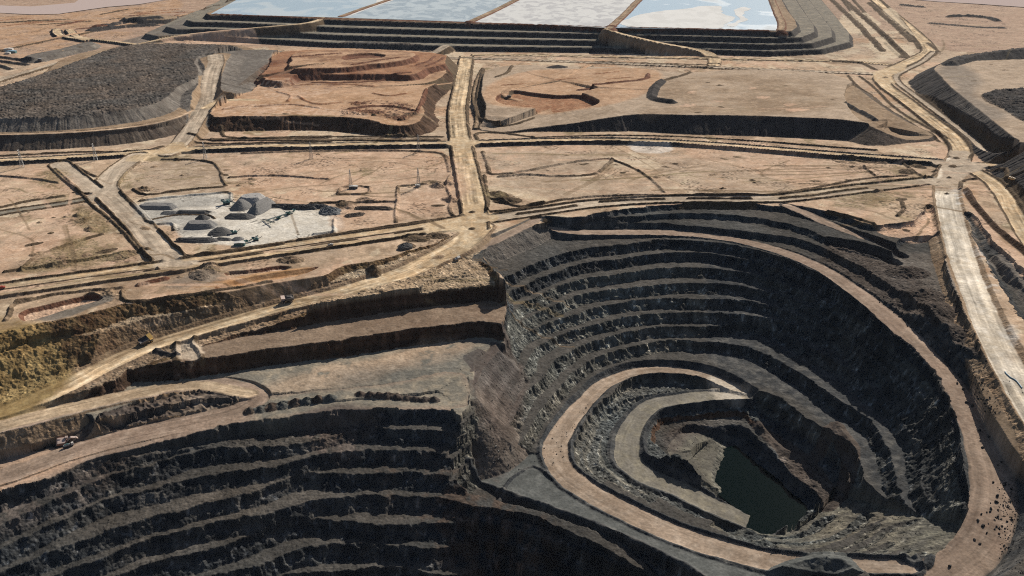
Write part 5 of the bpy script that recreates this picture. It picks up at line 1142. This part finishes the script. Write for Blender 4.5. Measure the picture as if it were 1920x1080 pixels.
# ---- hut, pump skid, tank, sheds, pipe
def shed(name, u, v, rz, d, wall, roofm, label, cat):
    p = hit(u, v); t = root(name, p+Vector((0, 0, -.15)), rz); tag(t, label, cat)
    MB().box((0, 0, d[2]/2), (d[0], d[1], d[2])).done('wall', wall, t)
    MB().prism([(-d[0]/2-.3, d[2]), (d[0]/2+.3, d[2]), (d[0]/2+.3, d[2]+.15), (0, d[2]+.15+d[1]*.12), (-d[0]/2-.3, d[2]+.15)], -d[1]/2-.3, d[1]/2+.3).done('roof', roofm, t)
    MB().box((d[0]*.22, -d[1]/2-.03, d[2]*.42), (1.0, .06, d[2]*.8)).done('door', 'grey', t)
    return t
shed('switch_hut', 663, 353.5, .05, (11.0, 4.5, 3.6), 'dark', 'white', 'long dark walled hut with white roof at the foot of the pylon', 'hut')
shed('pump_skid', 783, 350.5, .1, (6.0, 4.0, 3.0), 'grey', 'white', 'small grey pump skid with white top by the pylon near the main road', 'pump')
shed('workshop_shed', 17, 95.5, .2, (20, 12, 6), 'white', 'white', 'white shed in the far left corner, taller one behind the teal roof', 'shed')
shed('workshop_shed', 22, 99.5, .2, (22, 13, 5), 'teal', 'blue', 'teal roofed shed in the far left corner', 'shed')
shed('workshop_shed', 15, 101.5, .1, (12, 8, 4), 'white', 'white', 'small white shed in front of the teal roofed shed', 'shed')
shed('site_cabin', 75, 115, .4, (8, 6, 6), 'dark', 'grey', 'lone dark cabin on the orange ground near the loop road', 'cabin')
tk = root('fuel_tank', hit(1897, 338.5)+Vector((0, 0, .1)), -1.1); tag(tk, 'tan cylinder tank lying on its saddles by the right edge roads', 'tank')
MB().cyl((-5, 0, 2.2), (5, 0, 2.2), 1.8, n=24).done('shell', 'tan', tk)
for x in (-3.2, 3.2): MB().box((x, 0, .5), (.6, 3.0, 1.2)).done('saddle', 'dark', tk)
MB().cyl((0, 0, 3.9), (0, 0, 4.5), .5, n=12).done('hatch', 'tan', tk)
lp = MB()
pp = [hit(1884+k*3.2, 698+k*2.9+2.0*math.sin(k*.7))+Vector((0, 0, .55)) for k in range(11)]
for a_, b_ in zip(pp, pp[1:]): lp.cyl(a_, b_, .5, n=10)
tag(lp.done('water_hose', 'blue'), 'fat pale blue hose lying along the edge of the pale haul road', 'hose')

# ---- crusher yard: stockpiles, crushers, conveyors
def pilemat(n, a, b):
    m, t, bs = newmat(n); N = t.nodes.new; L = t.links.new
    tc = N('ShaderNodeTexCoord'); mp = N('ShaderNodeMapping'); mp.inputs['Scale'].default_value = (1, 1, .25); L(tc.outputs['Object'], mp.inputs[0])
    no = N('ShaderNodeTexNoise'); no.inputs['Scale'].default_value = .8; no.inputs['Detail'].default_value = 7; no.inputs['Roughness'].default_value = .7; L(mp.outputs[0], no.inputs['Vector'])
    r = N('ShaderNodeMapRange'); r.inputs[1].default_value = .33; r.inputs[2].default_value = .67; L(no.outputs[0], r.inputs[0])
    mx = N('ShaderNodeMix'); mx.data_type = 'RGBA'; mx.inputs[6].default_value = (*a, 1); mx.inputs[7].default_value = (*b, 1); L(r.outputs[0], mx.inputs[0]); L(mx.outputs[2], bs.inputs['Base Color'])
    bs.inputs['Roughness'].default_value = .95; bs.inputs['Specular IOR Level'].default_value = .1
    bp = N('ShaderNodeBump'); bp.inputs['Strength'].default_value = .8; bp.inputs['Distance'].default_value = .8; L(no.outputs[0], bp.inputs['Height']); L(bp.outputs[0], bs.inputs['Normal'])
    return m
PM = dict(grey=pilemat('grey_gravel', (.24, .23, .22), (.15, .145, .14)), dark=pilemat('dark_gravel', (.13, .125, .12), (.075, .072, .07)), pale=pilemat('pale_gravel', (.38, .36, .34), (.27, .26, .25)),
          brown=pilemat('brown_spoil', (.17, .13, .10), (.09, .07, .06)), blue=pilemat('blue_grey_rock', (.20, .205, .21), (.08, .085, .09)))
def stockpile(u, v, lx, ly, h, rz, mat, label, flat=0.12, lump=0.3, group=None, seed=0):
    """gravel heaped at its angle of repose: long ridge or cone, noisy toe"""
    p = hit(u, v); rg = random.Random(seed+int(u*7+v)); n = 40; rings = 16
    off = [rg.uniform(-1, 1) for _ in range(64)]
    def nz(t, k):
        return sum(off[(k*8+i) % 64]*math.sin((i+1)*t+off[(k*8+i+31) % 64]*6)/(i+1.5) for i in range(6))
    vs = []; fs = []
    for r_ in range(rings+1):
        f = r_/rings
        for k in range(n):
            t = 2*math.pi*k/n; e = 1+.22*nz(t, 0)
            d = 1-f; hh = h*.78*(1-max(0, 1-f/(1-flat))**1.15)*(1+.10*nz(t, 2)*(1-f))
            sx = max(0, lx-ly)
            cx_ = math.cos(t); x = (ly*d*cx_+sx*(1-.25*f)*(1 if cx_ > 0 else -1)*min(1, abs(cx_)*2.2))*e; y = ly*d*math.sin(t)*e
            if lump and r_: hh += lump*(rg.random()-.4)*(1 if f < .97 else .3); x += lump*rg.uniform(-.5, .5); y += lump*rg.uniform(-.5, .5)
            g = height(p.x+x*math.cos(rz)-y*math.sin(rz), p.y+x*math.sin(rz)+y*math.cos(rz))-p.z if r_ == 0 else 0
            vs.append((x, y, (g-.5) if r_ == 0 else hh-.2))
    for r_ in range(rings):
        for k in range(n):
            a = r_*n+k; b = r_*n+(k+1) % n
            fs.append((a, b, b+n, a+n))
    top = [rings*n+k for k in range(n)]; fs.append(tuple(top))
    me = bpy.data.meshes.new('stockpile'); me.from_pydata(vs, [], fs); me.update(); me.materials.append(PM[mat])
    o = bpy.data.objects.new('stockpile', me); S.collection.objects.link(o); o.location = p; o.rotation_euler = (0, 0, rz)
    return tag(o, label, 'stockpile', group)
G_ = 'gravel stockpiles in the crusher yard'
stockpile(297, 389, 26, 11, 6, -.05, 'grey', 'long flat topped grey stockpile with pale top at the back left of the crusher yard', .6, group=G_)
stockpile(317, 400, 13, 6, 4, .1, 'grey', 'low grey stockpile just below the flat topped pale one', group=G_)
stockpile(362, 400, 24, 7, 5, -.05, 'dark', 'long low dark stockpile in the middle of the yard behind the step sided heap', .3, group=G_)
stockpile(376, 425, 20, 12, 8, 0, 'grey', 'wide grey step sided heap in the middle of the crusher yard', .55, group=G_)
stockpile(380, 410, 9, 8, 7, 0, 'dark', 'pointed dark heap rising just behind the wide step sided heap', group=G_)
stockpile(413, 437, 15, 13, 9, .2, 'dark', 'dark cone of gravel under the stacker boom, right of the step sided heap', group=G_)
stockpile(366, 452, 26, 8, 5, .02, 'dark', 'long black lens shaped stockpile nearest the two lane road', .2, group=G_)
stockpile(446, 408, 20, 10, 7, .0, 'dark', 'dark rounded stockpile in front of the big pale grey heap', group=G_)
stockpile(446, 449, 8, 6, 4, .0, 'grey', 'small grey cone between the stacker and the white cabin', group=G_)
stockpile(419, 449, 11, 5, 3, -.2, 'dark', 'low dark tail of gravel reaching toward the white cabin', group=G_)
stockpile(453, 389, 16, 14, 14, 1.2, 'grey', 'left flank of the big pale heap, a steep grey cone above the crusher', group=G_)
stockpile(474, 381, 22, 18, 13, .3, 'pale', 'largest pale grey heap at the back of the crusher yard with a smooth top', .5, group=G_)
stockpile(492, 391, 27, 12, 15, 1.25, 'grey', 'rough grey ridge forming the right flank of the big pale heap', .1, .5, group=G_)
for u, v, lx, ly, h_, l_ in ((528, 388, 20, 7, 4, 'rock heap with broken blue grey stone touching the big pale heap'), (562, 391, 24, 9, 6, 'middle heap of broken dark rock along the back of the yard'), (592, 389, 18, 8, 5, 'brown tinged rock heap along the back of the yard, left of the blue grey fan')):
    stockpile(u, v, lx, ly, h_, 0, 'dark', l_, .2, 1.6, 'rock heaps along the back of the yard')
stockpile(616, 397, 16, 15, 8, -.6, 'blue', 'blue grey fan of coarse rock spilling down toward the yard gate', .1, 1.9, 'rock heaps along the back of the yard')
stockpile(700, 392, 26, 8, 4, 0, 'brown', 'long brown spoil heap at the far right of the yard under the black bank', .2, .9, 'rock heaps along the back of the yard')
stockpile(665, 404, 14, 7, 4, .4, 'brown', 'rounded brown spoil heap on the pale sand right of the yard', .1, .9, 'rock heaps along the back of the yard')
stockpile(760, 462, 9, 7, 5, .4, 'dark', 'lone dark heap on the sand strip between the two lane road and the haul road', .1, .6)

def conveyor(u0, v0, u1, v1, h0, h1, label, hopper=True):
    a = hit(u0, v0); b = hit(u1, v1); L_ = math.hypot(b.x-a.x, b.y-a.y); rz = math.atan2(b.y-a.y, b.x-a.x)
    t = root('conveyor', a, rz); tag(t, label, 'conveyor')
    fr = MB(); n = 7
    for sg in (-.7, .7):
        fr.cyl((0, sg, h0), (L_, sg, h1), .16, n=5); fr.cyl((0, sg, h0-.9), (L_, sg, h1-.9), .14, n=5)
        for k in range(n): fr.cyl((L_*k/n, sg, h0+(h1-h0)*k/n-.9), (L_*(k+1)/n, sg, h0+(h1-h0)*(k+1)/n), .09, n=4)
    fr.done('frame', 'teal', t)
    MB().prism([(0, h0+.1), (L_, h1+.1), (L_, h1+.3), (0, h0+.3)], -.65, .65).done('belt', 'dark', t)
    for x in (L_*.35, L_*.72):
        z = h0+(h1-h0)*x/L_-.9
        for sg in (-.8, .8): MB().cyl((x, sg*1.6, -.3), (x, sg, z), .16, n=5).done('leg', 'teal', t)
    if hopper: MB().poly([(-2, -2, h0+2.6), (2, -2, h0+2.6), (2, 2, h0+2.6), (-2, 2, h0+2.6), (-.8, -.8, h0+.4), (.8, -.8, h0+.4), (.8, .8, h0+.4), (-.8, .8, h0+.4)], [(0, 1, 5, 4), (1, 2, 6, 5), (2, 3, 7, 6), (3, 0, 4, 7), (4, 5, 6, 7)]).done('hopper', 'teal', t)
    MB().cyl((L_, -.8, h1), (L_, .8, h1), .45, n=10).done('drum', 'dark', t)
    return t
def crusher(u, v, rz, label, k=1.0, col='teal'):
    t = root('crusher', hit(u, v), rz); tag(t, label, 'crusher')
    for sg in (-1, 1): MB().prism([(-3.4*k, .5*k), (-3*k, 0), (3*k, 0), (3.4*k, .5*k), (3*k, 1.0*k), (-3*k, 1.0*k)], sg*1.4*k-.4*k, sg*1.4*k+.4*k).done('track', 'dark', t)
    MB().box((0, 0, 2.2*k), (6.8*k, 2.6*k, 1.6*k), bev=.1).box((1.2*k, 0, 3.5*k), (2.2*k, 2.2*k, 1.4*k), bev=.1).done('body', col, t)
    MB().poly([(-5.2*k, -2*k, 5*k), (-1.6*k, -2*k, 5*k), (-1.6*k, 2*k, 5*k), (-5.2*k, 2*k, 5*k), (-4.2*k, -1*k, 3*k), (-2*k, -1*k, 3*k), (-2*k, 1*k, 3*k), (-4.2*k, 1*k, 3*k)], [(0, 1, 5, 4), (1, 2, 6, 5), (2, 3, 7, 6), (3, 0, 4, 7), (4, 5, 6, 7)]).done('hopper', col, t)
    MB().prism([(2.6*k, 1.4*k), (7.8*k, 4.4*k), (7.8*k, 4.8*k), (2.6*k, 1.9*k)], -.5*k, .5*k).done('discharge_belt', 'dark', t)
    return t
conveyor(552, 399, 500, 421, 2.0, 6.0, 'long dark teal conveyor slanting across the white yard floor')
crusher(540, 403, 2.6, 'teal crusher at the top end of the long slanting conveyor', .9)
crusher(522, 411, 2.7, 'teal crusher halfway along the long slanting conveyor', .8)
conveyor(493, 413, 515, 424, 1.5, 5.0, 'short stacker crossing the lower end of the long conveyor', False)
crusher(425, 383, .3, 'teal crusher plant against the left foot of the big pale heap', 1.3)
conveyor(432, 377, 418, 388, 3.0, 7.0, 'short teal conveyor beside the plant at the foot of the big heap', False)
conveyor(452, 388, 432, 384, 2.0, 6.0, 'dark conveyor running along the shaded foot of the big heap', False)
crusher(440, 438, .5, 'small teal screening machine right of the dark gravel cone', .9)
conveyor(462, 457, 484, 449, 1.5, 4.5, 'dark teal conveyor near the two lane road, right of the white cabin')
crusher(480, 451, .4, 'teal screen at the raised end of the conveyor nearest the road', .9)
shed('site_cabin', 450, 460, .1, (12, 6, 3.5), 'teal', 'white', 'white roofed cabin with teal walls by the crusher yard entrance', 'cabin')
ld = root('wheel_loader', (0, 0, 0)); tag(ld, 'white and dark wheel loader at the right end of the black lens shaped stockpile', 'loader')
MB().box((-1.5, 0, 2.0), (4.0, 2.6, 1.6), bev=.15).done('body', 'white', ld)
c_ = MB().box((.3, 0, 3.4), (1.8, 1.9, 1.8), bev=.1).done('cab', 'white', ld); MB().box((.3, 0, 3.6), (1.9, 1.5, .9)).done('window', 'glass', c_)
MB().prism([(.8, 1.4), (1.2, 2.4), (4.2, 1.2), (4.2, .7)], -.9, .9).done('arm', 'dark', ld)
MB().prism([(4.0, .3), (5.6, .2), (5.2, .5), (4.4, .7), (4.6, 1.9), (4.1, 1.8)], -1.9, 1.9).done('bucket', 'dark', ld)
for x in (1.6, -2.2):
    for sg in (-1, 1): MB().cyl((x, sg*1.4-.35, .95), (x, sg*1.4+.35, .95), .95, n=16).done('wheel', 'tyre', ld)
pose(ld, 398, 449.5, math.pi*.95, 2.0)

# ---- boulders spilled on the ramps
BOULD = pilemat('boulder_rock', (.055, .052, .05), (.03, .029, .03))
PALEB = pilemat('pale_boulder_rock', (.26, .25, .23), (.15, .145, .14))
def rock_mesh(i, mat, name):
    rg = random.Random(i); b = bmesh.new(); bmesh.ops.create_icosphere(b, subdivisions=2, radius=1.0)
    pl = [(Vector((rg.gauss(0, 1), rg.gauss(0, 1), rg.gauss(0, 1))).normalized(), rg.uniform(.5, .85)) for _ in range(11)]
    for v in b.verts:
        for n_, d_ in pl:
            e = v.co.dot(n_)-d_
            if e > 0: v.co -= n_*e
        v.co.x *= 1+.4*((i*37) % 5)/5
    me = bpy.data.meshes.new(name); b.to_mesh(me); b.free(); me.materials.append(mat); return me
RK = [rock_mesh(i, BOULD, 'boulder') for i in range(7)]; RP = [rock_mesh(20+i, PALEB, 'boulder') for i in range(3)]
def boulder(u, v, r, label, group, src=RK):
    p = hit(u, v); o = bpy.data.objects.new('boulder', random.choice(src)); S.collection.objects.link(o)
    o.location = p+Vector((0, 0, r*.35)); o.scale = (r, r*random.uniform(.75, 1.1), r*random.uniform(.65, .95)); o.rotation_euler = (random.uniform(-.4, .4), random.uniform(-.4, .4), random.uniform(0, 6))
    return tag(o, label, 'boulder', group)
for u, v, r in ((1812, 756, 1.5), (1823, 762, 1.9), (1837, 808, 1.3), (1853, 820, 1.3), (1842, 840, 1.4), (1877, 867, 1.2), (1883, 910, 1.7), (1870, 930, 1.5), (1843, 987, 1.4), (1833, 977, 1.2), (1827, 1013, 1.0), (1837, 1020, 1.0), (1780, 1063, 1.6), (1848, 768, 1.2), (1795, 720, 1.3), (1745, 650, 1.2), (1805, 730, 1.2), (1868, 942, 1.3), (1858, 955, 1.1), (1840, 965, 1.0), (1862, 905, 1.1), (1850, 1000, .9), (1790, 700, 1.1), (1702, 612, 1.0)):
    boulder(u, v, r, 'dark boulder lying alone on the bare surface of the main pit ramp', 'boulders scattered on the main ramp')
edge_ = [(1650, 562), (1680, 586), (1700, 604), (1722, 626), (1748, 652), (1772, 680), (1795, 708), (1818, 735), (1842, 762), (1856, 786)]
for k in range(120):
    t = (k+.5)/120*(len(edge_)-1); i = int(t); f = t-i
    u = edge_[i][0]+(edge_[i+1][0]-edge_[i][0])*f; v = edge_[i][1]+(edge_[i+1][1]-edge_[i][1])*f
    s_ = abs(random.gauss(0, 1))*(5+26*max(0, math.sin(t/9*math.pi))**2)
    boulder(u+s_*.9+random.uniform(-5, 4), v-s_*.45+random.uniform(-5, 5), random.choice([.6, .7, .8, .9, 1.1, 1.4]), 'black boulder in the rockfall heaped along the upper edge of the main ramp', 'rockfall along the upper edge of the main ramp')
for k in range(60):
    u = random.gauss(1882, 14); v = random.gauss(968, 34)
    boulder(u+(v-950)*.05, v, random.choice([.5, .6, .8, 1.0]), 'dark boulder in the rubble at the outer foot of the ramp bend', 'rubble at the outer foot of the ramp bend')
for k in range(46):
    t = random.random(); u = 1030+t*85+random.gauss(0, 10); v = 868-t*110+random.gauss(0, 8)
    boulder(u, v, random.choice([.4, .5, .6, .8]), 'dark stone strewn on the inside bend of the low pit ramp', 'stones strewn on the low ramp bend')
for k in range(40):
    u = random.gauss(935, 26); v = 850+(935-u)*-.1+random.gauss(0, 16)
    boulder(u, v, random.choice([.4, .5, .7, .9]), 'stone in the scree on the grey saddle between the two pits', 'scree stones on the grey saddle', RK if k % 3 else RP)
# countless smaller rubble
rb = bmesh.new(); proto = bmesh.new(); bmesh.ops.create_icosphere(proto, subdivisions=1, radius=1.0)
pv = [v.co.copy() for v in proto.verts]; pf = [[v.index for v in f.verts] for f in proto.faces]; proto.free()
def stone(u, v, r):
    p = hit(u, v); vs = [rb.verts.new(p+Vector((c.x*r*random.uniform(.7, 1.2), c.y*r*random.uniform(.7, 1.2), c.z*r*random.uniform(.5, .9)+r*.2))) for c in pv]
    for f in pf: rb.faces.new([vs[i] for i in f])
for k in range(420):
    t = random.random()*(len(edge_)-1.01); i = int(t); f = t-i; s_ = abs(random.gauss(0, 1))*26
    stone(edge_[i][0]+(edge_[i+1][0]-edge_[i][0])*f+s_, edge_[i][1]+(edge_[i+1][1]-edge_[i][1])*f-s_*.4+random.uniform(-6, 6), random.uniform(.25, .6))
for k in range(260): stone(random.uniform(1870, 1925), random.uniform(900, 1075), random.uniform(.25, .6))
for k in range(260): stone(random.uniform(1420, 1720), random.uniform(960, 1045), random.uniform(.2, .55))
for k in range(160): stone(random.gauss(1300, 28), random.gauss(835, 20), random.uniform(.2, .5))
for k in range(200): stone(random.gauss(960, 45), random.gauss(735, 45), random.uniform(.25, .6))
me = bpy.data.meshes.new('rubble'); rb.to_mesh(me); rb.free(); me.materials.append(BOULD)
o = bpy.data.objects.new('rubble', me); S.collection.objects.link(o); o['kind'] = 'stuff'; tag(o, 'countless small dark stones scattered over the pit slopes', 'rubble')

# ---------------------------------------------------------------- air
hz = bpy.data.meshes.new('haze'); b = bmesh.new(); bmesh.ops.create_cube(b, size=1.0)
for v in b.verts: v.co = Vector((v.co.x*17000, 4500+v.co.y*11000, (400 if v.co.z > 0 else -230)))
b.to_mesh(hz); b.free()
hm = bpy.data.materials.new('haze'); hm.use_nodes = True; t_ = hm.node_tree
for n_ in list(t_.nodes): t_.nodes.remove(n_)
ou = t_.nodes.new('ShaderNodeOutputMaterial'); pvn = t_.nodes.new('ShaderNodeVolumePrincipled')
pvn.inputs['Color'].default_value = (.72, .83, 1.0, 1); pvn.inputs['Density'].default_value = .000009; pvn.inputs['Anisotropy'].default_value = 0.0
t_.links.new(pvn.outputs[0], ou.inputs['Volume'])
hz.materials.append(hm)
o = bpy.data.objects.new('haze', hz); S.collection.objects.link(o); o['kind'] = 'stuff'
